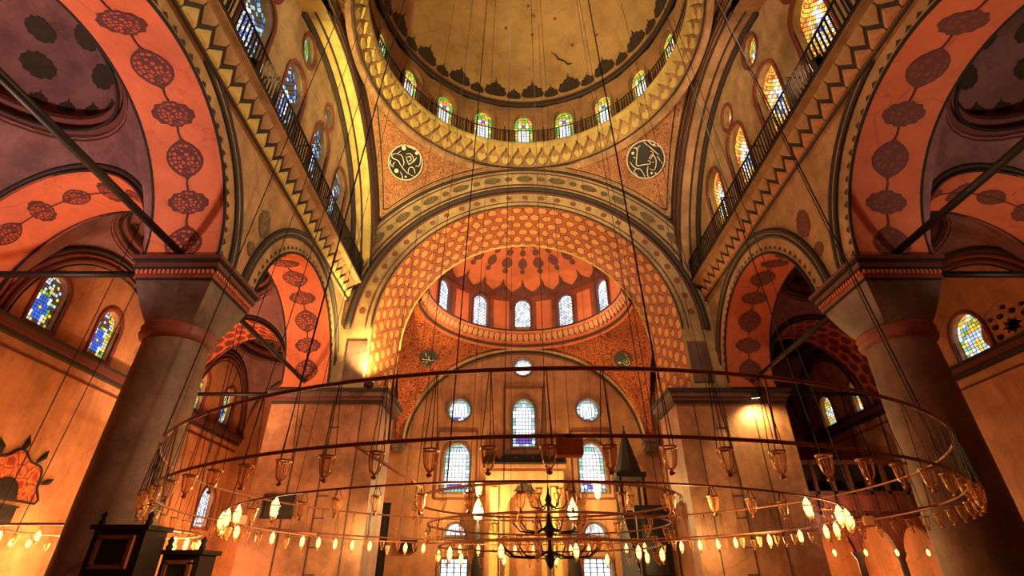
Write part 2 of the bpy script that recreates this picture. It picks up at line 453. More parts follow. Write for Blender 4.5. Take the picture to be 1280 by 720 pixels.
STY = dict(white=(st_white, 7, 13, 0), green=(st_green, 5, 11, 0), greenwarm=(st_greenwarm, 5, 11, 0), warm=(st_warm, 8, 15, 1), cool=(st_cool, 7, 14, 1),
           blue=(st_blue, 9, 15, 0), bright=(st_bright, 9, 14, 0), hex=(st_hex, 4, 10, 1), oval=(st_oval, 5, 7, 0), ovalwarm=(st_ovalwarm, 6, 8, 0), plainwhite=(lambda x, y, r: 'white', 4, 8, 0))
KEYS = list(GL); GLM = [GL[k] for k in KEYS]
WN = [0]
def window(fn, kind, u, v0, w_, h, style, depth=.3, frame='tan', parent_wall=None):
    """stained-glass window in a hole whose outline is returned; fn(a,b,d) maps wall coordinates, d grows outwards"""
    hole = round_hole(u, v0+h/2, w_/2, 20, h/w_) if kind == 'round' else arch_hole(u, v0, w_, h) if kind == 'arch' else [(u-w_/2, v0), (u+w_/2, v0), (u+w_/2, v0+h), (u-w_/2, v0+h)]
    WN[0] += 1; r = random.Random(WN[0]*17)
    cu, cv = u, v0+h/2
    grow = lambda k: [(cu+(a-cu)*(1+k/(w_/2)), cv+(b-cv)*(1+k/(h/2))) for a, b in hole]
    mb = MB(); o1, o2 = grow(.12), grow(.0)
    k = len(hole)
    for A, B, da, db in ((o1, o1, .0, -.07), (o1, o2, -.07, -.05), (o2, o2, -.05, .05)):
        n = mb.add([fn(a, b, da) for a, b in A]+[fn(a, b, db) for a, b in B])
        for i in range(k): mb.face((n+i, n+(i+1) % k, n+k+(i+1) % k, n+k+i))
    root = struct(mb, 'window_%d' % WN[0], M[frame])
    bk = MB(); bk.wall(hole, [], fn, 0, d0=depth+.03); bk.build('lead_backing', M['lead'], root)
    rr = w_/2
    def hw(y):
        b = v0+y*h
        if kind == 'round': return rr*sqrt(max(.02, 1-((y-.5)*2)**2))
        if kind == 'arch':
            t = (b-(v0+h-rr*1.15))/(rr*1.15)
            return rr*sqrt(max(.03, 1-t*t)) if t > 0 else rr
        return rr
    f, nx, ny, diag = STY[style]
    g = MB(); e = .085
    P = lambda x, y: fn(u+x*hw(y)*.97, v0+max(.005, min(.99, y))*h, depth)
    if not diag:
        for i in range(nx):
            for j in range(ny):
                x0, x1 = -1+2*(i+e)/nx, -1+2*(i+1-e)/nx; y0, y1 = (j+e)/ny, (j+1-e)/ny
                c = f((x0+x1)/2, (y0+y1)/2, r)
                g.poly([P(x0, y0), P(x1, y0), P(x1, y1), P(x0, y1)], KEYS.index(c))
    else:
        for i in range(nx+1):
            for j in range(2*ny+1):
                x = -1+2*(i+(.5 if j % 2 else 0))/nx; y = j/(2*ny)
                if x > 1.001: continue
                dx, dy = (1/nx)*.82, (1/(2*ny))*.82*1.0
                cl = lambda q: max(-1, min(1, q))
                c = f(x, y, r)
                g.poly([P(cl(x-dx), y), P(cl(x), y-dy), P(cl(x+dx), y), P(cl(x), y+dy)], KEYS.index(c))
    g.build('stained_glass', GLM, root, 'stuff')
    return hole

# ================================================================== SETTING
AX = 8.5            # arcade wall face
BX = 10.4           # its back face
NEAR = (7.4, 3.85); FAR = (17.0, 3.6); SPR = 7.05
DC = 13.9           # dome centre y
# floor
mb = MB(); mb.box((0, 12, -1.7), (34, 40, .2)); struct(mb, 'floor', M['carpet'])
# outer shell that closes the building
mb = MB(); mb.box((0, -6.3, 14), (34, .3, 32)); struct(mb, 'wall_back', M['tan'])
mb = MB(); mb.box((0, 12, 33.5), (34, 40, .3)); struct(mb, 'ceiling', M['tan'])

for s_, side in ((-1, 'left'), (1, 'right')):
    mb = MB(); mb.box((s_*17.2, 12, 16), (.3, 40, 36)); struct(mb, 'wall_outer_'+side, M['tan'])
mb = MB(); mb.box((0, 31.5, 16), (36, .3, 36)); struct(mb, 'wall_outer_front', M['tan'])

# ---- qibla wall (wall_front) with its windows
QY = 29.3
fq = lambda a, b, d: (a, QY+d, b)
holes = []
for u, v0, w_, h, k, st in ((0, 10.75, 1.1, 1.1, 'round', 'white'), (0, 6.55, 1.32, 2.75, 'arch', 'white'),
        (-3.75, 8.0, 1.3, 1.3, 'round', 'white'), (3.75, 8.0, 1.3, 1.3, 'round', 'white'),
        (-3.75, 4.15, 1.42, 2.6, 'arch', 'white'), (3.75, 4.15, 1.42, 2.6, 'arch', 'white'),
        (-3.65, -.6, 1.4, 1.55, 'rect', 'plainwhite'), (3.65, -.6, 1.4, 1.55, 'rect', 'plainwhite'),
        (-3.65, 2.05, 1.1, .55, 'arch', 'plainwhite'), (3.65, 2.05, 1.1, .55, 'arch', 'plainwhite')):
    holes.append(window(fq, k, u, v0, w_, h, st, .32, 'stone_dark'))
mb = MB(); mb.wall([(-16.6, -1.6), (16.6, -1.6), (16.6, 14), (-16.6, 14)], holes, fq, .4)
wf = struct(mb, 'wall_front', M['qibla'])
# brown plaster bands painted round the qibla windows, raised panels
for u, v0, w_, h in ((0, 6.1, 2.3, 3.9), (-3.75, 3.8, 2.2, 3.6), (3.75, 3.8, 2.2, 3.6)):
    mb = MB()
    for x in (-1, 1): mb.box((u+x*w_/2, QY-.03, v0+h/2), (.1, .08, h))
    mb.box((u, QY-.03, v0), (w_, .08, .1)); mb.box((u, QY-.03, v0+h), (w_, .08, .1))
    mb.build('panel_frame', M['darkred'], wf)

# ---- mihrab room side walls, corner imposts, wall arch
for s, side in ((-1, 'left'), (1, 'right')):
    mb = MB(); mb.box((s*7.95, 26.4, 6.2), (.5, 5.8, 15.6)); struct(mb, 'wall_recess_'+side, M['qibla'])
mb = MB()
BZ = lambda x: 6.8+5.6*sqrt(max(0, 1-(x/6.85)**2))
pts = [(x, QY-.12, BZ(x)) for x in [6.85*sin(rad(-90+180*i/40)) for i in range(41)]]
mb.tube(pts, .11, 6)
tr = struct(mb, 'trim_1', M['cream'], True)
mb = MB(); mb.tube([(p[0]*.975, p[1]-.02, p[2]-.2) for p in pts], .05, 5); mb.build('inner_line', M['black'], tr, None, True)
for s in (-1, 1):
    mb = MB()
    mb.box((s*6.95, 28.95, 6.72), (.75, .75, .14)); mb.box((s*7.0, 29.0, 6.52), (.62, .62, .28)); mb.box((s*7.05, 29.05, 6.3), (.5, .5, .18))
    mb.build('impost', M['stone_dark'], tr)

def loft(mb, T, B, nt, ns, bulge, cz, m=0):
    """spandrel between a top and a bottom curve, bowed outwards from the axis cz=(x,y)"""
    def S(t, s_):
        a, b = V(B(t)), V(T(t)); p = a.lerp(b, s_)
        o = V((p.x-cz[0], p.y-cz[1], 0))
        L = (b-a).length
        if o.length > 1e-6: o.normalize()
        return p+o*(bulge*L*4*s_*(1-s_))*.25
    mb.grid(S, nt, ns, m); return S

# ---- mihrab room spandrels (red foliage)
RS = 5.5; RC = 23.5
SPAN = {}
for s, side in ((-1, 'left'), (1, 'right')):
    def T(t, s=s): a = pi/2*t; return (s*RS*cos(a), RC+RS*sin(a), 12.65)
    def B(t, s=s):
        if t < .5:
            y = RC+5.7*t/.5; return (s*7.3, y, 6.8+5.6*sqrt(max(0, 1-((y-RC)/5.75)**2)))
        x = 7.3*(1-(t-.5)/.5); return (s*x, QY-.08, BZ(min(x, 6.85)))
    mb = MB(); SPAN[s] = loft(mb, T, B, 48, 10, .35, (0, RC))
    struct(mb, 'ceiling_spandrel_'+side, M['floral_red'], True)
# ---- mihrab room cornice, drum with five windows, cap
mb = MB(); mb.lathe([(5.62, 12.35), (5.55, 12.6), (5.45, 12.75), (5.45, 13.15), (5.2, 13.25), (5.15, 13.4), (5.2, 13.48), (5.7, 13.5)], (0, RC, 0), 48, 0, pi)
tr2 = struct(mb, 'trim_2', M['orange'])
for R_, z, r_, mt in ((5.17, 13.44, .07, 'dark'), (5.5, 12.55, .06, 'dark')):
    mb = MB(); mb.tube(arc((0, RC), R_, 0, 180, 48, 'z', z), r_, 6); mb.build('edge_line', M[mt], tr2, None, True)
NB = 46
blk = MB()
fb = lambda a, b, d: (5.47-d-(b-12.75)*.45, a, b)
blk.prism([(-.13, 13.2), (-.15, 12.98), (-.1, 12.86), (0, 12.78), (.1, 12.86), (.15, 12.98), (.13, 13.2)], fb, -.05, .1)
p0 = blk.build('niche_block', M['orange_wall'], tr2)
p0.location = (0, RC, 0); p0.rotation_euler = (0, 0, rad(180/NB*.5))
for k in range(1, NB): piece(p0, tr2, (0, RC, 0), rad(180*(k+.5)/NB))
mb = MB(); RD = 5.65; half = RD*math.tan(rad(7))
def facet(c, ang, R):
    ca, sa = cos(ang), sin(ang)
    return lambda a, b, d: (c[0]+(R+d)*ca-a*sa, c[1]+(R+d)*sa+a*ca, b)
strips = []
for k in range(-6, 7):
    an = rad(90+14*k); f = facet((0, RC), an, RD)
    hs = []
    if k % 2 == 0 and abs(k) <= 4: hs = [window(f, 'arch', 0, 13.72, .98, 2.2, 'hex', .25, 'darkred')]
    mb.wall([(-half-.02, 13.4), (half+.02, 13.4), (half+.02, 16.2), (-half-.02, 16.2)], hs, f, .3)
    if k % 2: strips.append((k, f))
dr = struct(mb, 'wall_drum_recess', M['red_stone'])
for k, f in strips:
    mb = MB(); mb.prism([(-.5, 13.5), (.5, 13.5), (.5, 15.7), (-.5, 15.7)], f, -.05, .0); mb.build('pilaster_strip', M['orange'], dr)
CAPB = 16.15; CAPH = 2.3
def scap(az, e): return V((RD*.99*cos(e)*cos(az), RC+RD*.99*cos(e)*sin(az), CAPB+CAPH*sin(e)))
mb = MB(); mb.grid(lambda u, v: scap(pi*u, pi/2*v), 40, 14); cap = struct(mb, 'ceiling_recess_dome', M['orange'], True)
def scap_in(az, e): p = scap(az, e); c = V((0, RC, CAPB-1)); return p+(c-p).normalized()*.035
mb = MB()                                                                # scalloped dark red border
N = 13
for k in range(N):
    a0, a1 = pi*k/N, pi*(k+1)/N
    n = 10
    for i in range(n):
        u0, u1 = i/n, (i+1)/n
        e = lambda u: .10+.22*(1-abs(2*u-1)**.8)+.10*max(0, 1-abs(2*u-1)*5)
        mb.poly([scap_in(a0+(a1-a0)*u0, 0.0), scap_in(a0+(a1-a0)*u1, 0.0), scap_in(a0+(a1-a0)*u1, e(u1)), scap_in(a0+(a1-a0)*u0, e(u0))])
mb.build('painted_border', M['darkred'], cap)
for az in range(6, 180, 14):
    big = (az//14) % 2
    for e, sz, o in ((33, .16, ROUND_M), (42, .36, EYE_M), (53, .18, ROUND_M), (62, .28, EYE_M)):
        mb = MB(); mb.motif(scap_in, rad(az), rad(e), sz*(1.0+.2*big)/RD/max(.3, cos(rad(e))), sz*1.25/RD*1.5, o)
        mb.build('painted_medallion', M['paint_solid'], cap)

# ---- main qibla arch
AY = 21.0; AZ = 9.95; RI = 7.05; RO = 9.7; RB = 6.3; SY = 23.5
xo = AX
out = [(RI, 7.0)]+[(RI*cos(rad(a)), AZ+RI*sin(rad(a))*1.0) for a in range(0, 181, 4)]+[(-RI, 7.0), (-xo, 7.0)]
a_o = math.degrees(math.acos(7.65/RO))
out += [(-xo, 15.2)]+[(RO*cos(rad(a)), 9.9+RO*sin(rad(a))) for a in [180-a_o-(180-2*a_o)*i/40 for i in range(41)]]+[(xo, 15.2), (xo, 7.0)]
fa = lambda a, b, d: (a, AY+d, b)
mb = MB(); mb.wall(out, [], fa, .4)
ma = struct(mb, 'wall_arch_front', M['cream'])
# soffit and splayed jambs with rows of lozenges
def soff(u, v):
    R = RI+(RB-RI)*v; y = AY+(SY-AY)*v
    L = [(R, 7.0)]; n = u*180
    return (R*cos(rad(n)), y, AZ+R*sin(rad(n)))
mb = MB()
mb.grid(soff, 60, 6, 0, lambda u, v: (u*pi*6.7, v*2.5))
for s in (-1, 1):
    mb.grid(lambda u, v: (s*(RI+(RB-RI)*v), AY+(SY-AY)*v, 7+u*(AZ-7)), 3, 3, 0, lambda u, v: (u*3+30, v*2.5))
mb.build('arch_soffit', M['ovals'], ma, None, True)
for R_, cz, r_, mt, dy in ((RI+.03, AZ, .05, 'dark', -.03), (8.2, 9.92, .15, 'dark', -.05), (8.55, 9.92, .05, 'darkred', -.03), (7.98, 9.92, .05, 'darkred', -.03), (9.62, 9.9, .06, 'dark', -.04), (9.4, 9.9, .035, 'darkred', -.02), (7.35, AZ, .03, 'darkred', -.02)):
    a_ = 0 if R_ < xo-.05 else math.degrees(math.acos((xo-.1)/R_))
    mb = MB(); mb.tube(arc((0, cz), R_, a_, 180-a_, 72, 'y', AY+dy), r_, 6); mb.build('arch_moulding', M[mt], ma, None, True)
mb = MB(); mb.tube(arc((0, AZ), RB, 0, 180, 60, 'y', SY), .06, 6); mb.build('inner_edge', M['gold'], ma, None, True)
SA = lambda a, R: V((R*cos(a), AY-.02, 9.92+R*sin(a)))
for k in range(-10, 11):
    a = rad(90+k*5.6)
    big = k % 2 == 0
    mb = MB(); mb.motif(SA, a, 8.98, (.46 if big else .2)/9, .27 if big else .16, ROUND_M if not big else LOBE_M); mb.build('painted_medallion', M['paint_grey'], ma)
for k in range(-13, 14):
    mb = MB(); mb.motif(SA, rad(90+k*6.4), 7.67, .15/7.6, .14, ROUND_M); mb.build('painted_rosette', M['paint_red'], ma)
# back of the arch towards the recess
mb = MB()
outb = [(RB, -1.6), (RB, AZ)]+[(RB*cos(rad(a)), AZ+RB*sin(rad(a))) for a in range(4, 180, 4)]+[(-RB, AZ), (-RB, -1.6), (-8, -1.6), (-8, 20), (8, 20), (8, -1.6)]
mb.wall(outb, [], lambda a, b, d: (a, SY+.03+d, b), .1); struct(mb, 'wall_arch_rear', M['orange_wall'])

# ---- piers with imposts
for s, side in ((-1, 'left'), (1, 'right')):
    mb = MB(); mb.box((s*8.5, 22.25, 2.7), (4.6, 2.5, 8.6)); pr = struct(mb, 'wall_pier_'+side, M['pier'])
    mb = MB(); mb.box((s*9.45, 22.4, 11), (2.3, 2.5, 8)); mb.build('upper_pier', M['cream'], pr)
    mb = MB(); mb.box((s*8.45, 22.2, 6.98), (5.2, 3.1, .12)); mb.build('impost_fillet', M['dark'], pr)
    mb = MB(); mb.box((s*8.45, 22.2, 6.82), (5.0, 2.9, .2)); mb.build('impost_band', M['stone_dark'], pr)
    mb = MB(); mb.box((s*8.45, 22.2, 6.64), (4.84, 2.74, .16)); mb.build('impost_fascia', M['darkred'], pr)
    mb = MB(); mb.box((s*8.45, 22.2, 6.5), (4.72, 2.62, .12)); mb.build('impost_astragal', M['dark'], pr)
    # framed marble panel on the pier face above the impost
    mb = MB(); mb.box((s*7.58, 20.98, 8.35), (.86, .08, 1.9)); mb.build('marble_slab', M['stone_dark'], pr)
    # vertical strips of the pier face, joints between the marble slabs
    for k, x in enumerate((6.95, 8.2, 9.4)):
        mb = MB(); mb.box((s*x, 20.99, 2.4), (.03, .05, 8.0)); mb.build('slab_joint', M['dark'], pr)
    z = -.6; k = 0
    while z < 6.3:
        for x0, x1 in ((7.78, 8.18),):
            mb = MB(); mb.box((s*(x0+x1)/2, 20.985, z), (x1-x0, .05, .025)); mb.build('slab_joint', M['dark'], pr)
        z += .78+.1*(k % 3); k += 1

# ---- side arcades
def arcade(s, side):
    top = 12.55
    o = [(-6, -1.6), (-6, top), (21.2, top), (21.2, SPR-.05), (FAR[0]+FAR[1], SPR-.05)]
    o += [(FAR[0]+FAR[1]*cos(rad(a)), SPR+FAR[1]*sin(rad(a))) for a in range(0, 181, 5)]
    o += [(FAR[0]-FAR[1], SPR-.05), (NEAR[0]+NEAR[1], SPR-.05)]
    o += [(NEAR[0]+NEAR[1]*cos(rad(a)), SPR+NEAR[1]*sin(rad(a))) for a in range(0, 181, 5)]
    o += [(NEAR[0]-NEAR[1], SPR-.05), (NEAR[0]-NEAR[1], -1.6)]
    f = lambda a, b, d: (s*(AX+d), a, b)
    mb = MB(); mb.wall(o, [], f, .2)
    mb.wall(o, [], lambda a, b, d: (s*(BX-d), a, b), .0)
    W = struct(mb, 'wall_'+side, M['tan'])
    for (cy, R), tagn in ((NEAR, 0), (FAR, 1)):
        mb = MB(); mb.grid(lambda u, v: (s*(AX+(BX-AX)*v), cy+R*cos(pi*u), SPR+R*sin(pi*u)), 48, 4, 0, lambda u, v: (u*pi*R, v*2))
        sf = mb.build('arch_soffit', M['orange'], W, None, True)
        S = lambda a, x: V((s*x, cy+(R-.02)*cos(a), SPR+(R-.02)*sin(a)))
        n = 10
        for k in range(n):
            a = rad(11+17.2*k); eye = k % 2 == 0
            mb = MB()
            if eye: mb.motif(S, a, 9.45, .56/R, .60, [(q, p) for p, q in EYE_M])
            else: mb.motif(S, a, 9.45, .40/R, .54, [(q, p) for p, q in LOBE_M])
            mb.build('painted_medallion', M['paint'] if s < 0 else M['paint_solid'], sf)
        for k in range(n-1):                                            # stems between the medallions
            a0 = rad(11+17.2*k); da = rad(17.2)
            h0 = (.56 if k % 2 == 0 else .36)/R; h1 = (.36 if k % 2 == 0 else .56)/R
            mb = MB(); mb.tube([S(a0+h0*.9, 9.45), S((2*a0+h0+da-h1)/2, 9.45+.02), S(a0+da-h1*.9, 9.45)], .022, 4)
            mb.build('painted_stem', M['darkred'], sf)
        for R_, r_, mt in ((R+.02, .045, 'black'), (R+.62, .075, 'dark'), (R+.80, .10, 'dark'), (R+.71, .05, 'tan')):
            mb = MB(); mb.tube(arc((cy, SPR), R_, 3, 177, 48, 'x', s*(AX-.03)), r_, 6); mb.build('arch_moulding', M[mt], W, None, True)
        mb = MB(); mb.tube(arc((cy, SPR), R+.02, 2, 178, 48, 'x', s*(BX-.0)), .05, 6); mb.build('rear_edge', M['black'], W, None, True)
        mb = MB()
        for k in range(34):                                             # frieze of painted leaves round the arch
            a = rad(8+164*k/33)
            P = lambda p, q, a=a: V((s*(AX-.015), cy+(R+.22+q)*cos(a+p/R), SPR+(R+.22+q)*sin(a+p/R)))
            mb.motif(P, 0, 0, .10, .075, [(-1, -.8), (1, -.8), (.6, .1), (.15, .4), (0, 1), (-.4, .2)], rings=(1.0,))
        mb.build('painted_frieze', M['paint_dark'], W)
    P = lambda a, b: V((s*(AX-.02), a, b))
    for yy, zz, sx, sz in ((12.9, 9.75, .34, .62), (12.62, 8.6, .22, .3)):
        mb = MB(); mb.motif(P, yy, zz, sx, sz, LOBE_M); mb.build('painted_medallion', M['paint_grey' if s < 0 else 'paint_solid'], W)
    # upper wall with the windows under the great side arch
    fx = lambda a, b, d: (s*(8.6+d), a, b)
    hs = []
    for k, yy in enumerate((6.7, 9.6, 12.45, 15.3, 17.95)):
        z0, hh, ww = (13.55, 3.0, 1.5)
        hs.append(window(fx, 'arch', yy, z0, ww, hh, 'cool' if s < 0 else 'warm', .3, 'red_stone'))
    for k, (yy, zz, rr) in enumerate(((9.7, 17.3, .5), (12.6, 17.9, .6), (15.35, 17.3, .5))):
        hs.append(window(fx, 'round', yy, zz-rr*1.15, rr*2*.85, rr*2.3, 'oval' if s < 0 else 'ovalwarm', .25, 'red_stone'))
    cy, cz, R = DC, 11.75, 7.25
    o = [(-6, 12.3), (21.02, 12.3)]+[(cy+R*cos(rad(a)), cz+R*sin(rad(a))) for a in range(4, 90, 4)]+[(cy, cz+R), (-6, cz+R)]
    mb = MB(); mb.wall(o, hs, fx, .35)
    U = struct(mb, 'wall_upper_'+side, M['cream'])
    # great side arch: face, soffit, mouldings
    RO2 = 8.35
    a2 = math.degrees(math.acos(7.1/RO2))
    o = [(cy+R*cos(rad(a)), cz+R*sin(rad(a))) for a in range(0, 91, 3)]+[(cy, cz+R), (6.8, cz+R)] + [(6.8, cz+RO2*sin(rad(a2)))]
    o += [(cy+RO2*cos(rad(a)), cz+RO2*sin(rad(a))) for a in [180-a2-(180-2*a2)*i/30 for i in range(31)]]+[(21.0, cz)]
    mb = MB(); mb.wall(o, [], lambda a, b, d: (s*(7.62+d), a, b), .1)
    mb.grid(lambda u, v: (s*(7.62+.98*v), cy+R*cos(pi*u), cz+R*sin(pi*u)), 40, 2)
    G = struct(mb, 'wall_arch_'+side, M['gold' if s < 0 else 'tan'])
    for R_, r_, mt, xx in ((R, .06, 'dark', 7.6), (R+.35, .05, 'darkred', 7.6), (R+.62, .05, 'dark', 7.6), (R+.85, .04, 'darkred', 7.6), (R-.02, .16, 'dark', 8.55), (R-.0, .05, 'dark', 8.1)):
        mb = MB(); mb.tube(arc((cy, cz), R_, math.degrees(math.acos(min(1, 7.1/R_))), 110, 40, 'x', s*xx), r_, 6); mb.build('arch_moulding', M[mt], G, None, True)
    # muqarnas cornice below the windows
    mb = MB()
    pr = [(8.52, 11.35), (8.38, 11.4), (8.38, 11.5), (8.44, 11.52), (8.14, 12.16), (8.0, 12.22), (7.86, 12.26), (7.86, 12.38), (7.94, 12.42), (8.8, 12.44)]
    for (x0, z0), (x1, z1) in zip(pr, pr[1:]):
        mb.poly([(s*x0, -2, z0), (s*x0, 21, z0), (s*x1, 21, z1), (s*x1, -2, z1)])
    C = struct(mb, 'trim_cornice_'+side, M['tan'])
    mb = MB(); mb.tube([(s*8.38, -2, 11.42), (s*8.38, 21, 11.42)], .05, 5); mb.build('lower_line', M['dark'], C)
    mb = MB(); mb.box((s*7.85, 9.5, 12.32), (.04, 23, .05)); mb.build('upper_line', M['dark'], C)
    L = .56
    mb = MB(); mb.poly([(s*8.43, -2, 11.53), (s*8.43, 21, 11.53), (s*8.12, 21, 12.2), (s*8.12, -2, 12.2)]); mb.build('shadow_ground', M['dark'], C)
    fl = lambda a, b, d: (s*(8.43-(b-11.52)*.46-d), a, b)
    def tooth(ol, c0, t):
        m_ = MB(); k = len(ol); m_.prism(ol, fl, 0, t)
        n0 = m_.add([fl(c0[0]+(a-c0[0])*.45, c0[1]+(b-c0[1])*.45, t+.05) for a, b in ol]+[fl(a, b, t) for a, b in ol])
        m_.face(range(n0, n0+k))
        for i in range(k): m_.face((n0+i, n0+(i+1) % k, n0+k+(i+1) % k, n0+k+i))
        return m_
    t1 = tooth([(-.26, 11.53), (.26, 11.53), (.26, 11.62), (0, 11.91), (-.26, 11.62)], (0, 11.62), .06)
    t2 = tooth([(-.26, 12.2), (.26, 12.2), (.26, 12.06), (0, 11.78), (-.26, 12.06)], (0, 12.1), .05)
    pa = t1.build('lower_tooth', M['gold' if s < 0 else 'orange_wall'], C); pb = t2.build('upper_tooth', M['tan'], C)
    n = 38
    for k in range(n):
        y = 20.7-L*k
        if k == 0: pa.location = (0, y, 0); pb.location = (0, y-L/2, 0)
        else: piece(pa, C, (0, y, 0)); piece(pb, C, (0, y-L/2, 0))
    # balustrade
    rl = thing('balcony_railing', 'black iron balustrade on the cornice below the %s windows' % ('cool blue and white' if s < 0 else 'fiery orange and yellow'), 'railing', (s*7.95, 9.5, 12.42))
    mb = MB(); mb.box((s*7.95, 9.5, 13.5), (.05, 23, .05)); mb.build('handrail', M['iron'], rl)
    mb = MB(); mb.box((s*7.95, 9.5, 12.56), (.04, 23, .04)); mb.build('lower_rail', M['iron'], rl)
    mb = MB(); y = 20.9
    while y > -1.9: mb.box((s*7.95, y, 12.96), (.042, .042, 1.06)); y -= .17
    mb.build('baluster', M['iron'], rl, 'stuff')
    k = 0
    for yy in (19.3, 16.4, 13.5, 10.6, 7.7):
        mb = MB(); mb.tube([(s*7.95, yy, 12.42), (s*7.95, yy, 13.75), (s*8.5, yy, 13.75)], .03, 5); mb.build('post', M['iron'], rl)
    return W
arcade(-1, 'left'); arcade(1, 'right')
# near side of the dome bay, out of view
mb = MB()
o = [(-7.7, 11.75)]+[(7.6*cos(rad(a)), 11.75+7.6*sin(rad(a))) for a in range(180, -1, -5)]+[(7.7, 11.75), (9, 11.75), (9, 20.5), (-9, 20.5), (-9, 11.75)]
mb.wall(o, [], lambda a, b, d: (a, 6.7-d, b), .3, back=True); struct(mb, 'wall_arch_near', M['tan'])
mb = MB(); mb.box((0, .2, 20.3), (18, 13, .3)); struct(mb, 'ceiling_near', M['tan'])

# ---- pendentives of the great dome
RT = 7.3
PEND = {}
for s, side in ((-1, 'left'), (1, 'right')):
    for q, fb_ in ((1, 'front'), (-1, 'near')):
        def T(t, s=s, q=q): a = pi/2*(1-t); return (s*RT*cos(a), DC+q*RT*sin(a), 19.85)
        def B(t, s=s, q=q):
            if t < .5:
                x = 7.6*t/.5; return (s*x, DC+q*7.12, 9.9+sqrt(9.7**2-x*x)-.02)
            d = 7.12*(1-(t-.5)/.5); return (s*7.6, DC+q*d, 11.75+sqrt(8.35**2-d*d)-.02+(.0))
        mb = MB(); S = loft(mb, T, B, 56, 12, .30, (0, DC)); PEND[s, q] = (S, T, B)
        P_ = struct(mb, 'ceiling_pendentive_%s_%s' % (fb_, side), M['floral'], True)
        if q < 0: continue
        for off, r_, mt in ((.07, .05, 'dark'), (.22, .03, 'cream'), (.55, .03, 'dark'), (.62, .025, 'cream')):
            for lo, hi in ((.12, .5), (.5, .9)):
                pts = []
                for i in range(31):
                    t = lo+(hi-lo)*i/30; L = (V(T(t))-V(B(t))).length
                    # keep a constant distance from the arch and from the corner line
                    if L < off*1.6: continue
                    p = S(t, min(.85, off/L*1.35)); o = V((p.x, p.y-DC, 0)).normalized()
                    pts.append(p-o*.03)
                if len(pts) > 2:
                    mb = MB(); mb.tube(pts, r_, 5); mb.build('border_line', M[mt], P_, None, True)
        mb = MB(); pts = [S(t/40, .93)-V((S(t/40, .93).x, S(t/40, .93).y-DC, 0)).normalized()*.03 for t in range(5, 36)]
        mb.tube(pts, .035, 5); mb.build('border_line', M['dark'], P_, None, True)
# ---- dome cornice (trim), balcony, drum, dome
mb = MB(); mb.lathe([(7.55, 19.55), (7.35, 19.7), (7.3, 19.95), (7.32, 20.1), (7.12, 20.9), (7.05, 21.1), (6.98, 21.2), (6.95, 21.42), (7.05, 21.52), (7.6, 21.55)], (0, DC, 0), 80)
tc = struct(mb, 'trim_dome', M['tan'])  # darker ground paints in the shade between the gold niches
mb = MB(); mb.lathe([(7.05, 21.08), (6.94, 21.2), (6.9, 21.44), (7.0, 21.54)], (0, DC, 0), 80); mb.build('edge_band', M['gold'], tc, None, True)
mb = MB(); mb.tube(arc((0, DC), 7.27, 0, 360, 100, 'z', 19.86)[:-1], .045, 5, True); mb.build('lower_line', M['dark'], tc, None, True)
NBK = 66
blk = MB()
f1 = lambda a, b, d: (7.33-d-(b-20.0)*.25, a, b)
blk.prism([(-.12, 20.46), (-.25, 20.3), (-.17, 20.12), (0, 20.0), (.17, 20.12), (.25, 20.3), (.12, 20.46), (0, 20.36)], f1, -.02, .12)
b2 = MB()
b2.prism([(-.22, 21.05), (-.27, 20.85), (-.14, 20.68), (0, 20.46), (.14, 20.68), (.27, 20.85), (.22, 21.05), (0, 20.92)], f1, .0, .2)
q1 = blk.build('lower_niche', M['gold'], tc); q2 = b2.build('upper_niche', M['gold'], tc)
for k in range(NBK):
    a = 2*pi*k/NBK
    if k == 0: q1.location = (0, DC, 0); q2.location = (0, DC, 0); q2.rotation_euler = (0, 0, pi/NBK)
    else: piece(q1, tc, (0, DC, 0), a); piece(q2, tc, (0, DC, 0), a+pi/NBK)
mb = MB(); hd = 7.5*math.tan(rad(9))
for k in range(20):
    an = rad(90+18*k); f = facet((0, DC), an, 7.5)
    vis = sin(an) > -.25
    hs = [window(f, 'arch', 0, 21.95, 1.12, 2.45, 'green' if cos(an) < .35 else 'greenwarm', .28, 'drum')] if vis else []
    mb.wall([(-hd-.02, 21.5), (hd+.02, 21.5), (hd+.02, 25.0), (-hd-.02, 25.0)], hs, f, .35)
struct(mb, 'wall_drum', M['drum'])
DR, DH = 7.4, 6.4
def sdome(az, e): return V((DR*cos(e)*cos(az), DC+DR*cos(e)*sin(az), 25+DH*sin(e)))
mb = MB(); mb.grid(lambda u, v: sdome(2*pi*u, pi/2*v), 80, 20); dm = struct(mb, 'ceiling_dome', M['dome'], True)
mb = MB(); mb.tube(arc((0, DC), 7.36, 0, 360, 100, 'z', 25.0)[:-1], .13, 6, True); mb.build('dark_ring', M['dark'], dm, None, True)
mb = MB(); mb.tube(arc((0, DC), 7.3, 0, 360, 100, 'z', 25.22)[:-1], .05, 6, True); mb.build('red_ring', M['darkred'], dm, None, True)
def sdome_in(az, e): p = sdome(az, e); return p+(V((0, DC, 24))-p).normalized()*.03
for k in range(40):
    az = rad(90+9*k+4.5); 
    if sin(az) < -.2: continue
    big = k % 2
    mb = MB(); mb.motif(sdome_in, az, rad(10 if big else 8), (.72 if big else .46)/DR, (.80 if big else .56)/DR, PALM_M, rings=(.5, 1))
    mb.build('painted_palmette', M['paint_dark'], dm)
for i in range(26):
    r = random.Random(i); az = rad(r.uniform(10, 170)); e = rad(r.uniform(24, 70))
    mb = MB(); mb.motif(sdome_in, az, e, .1/DR/cos(e), .1/DR, ROUND_M, rings=(1.0,)); mb.build('painted_star', M['paint_red'], dm)
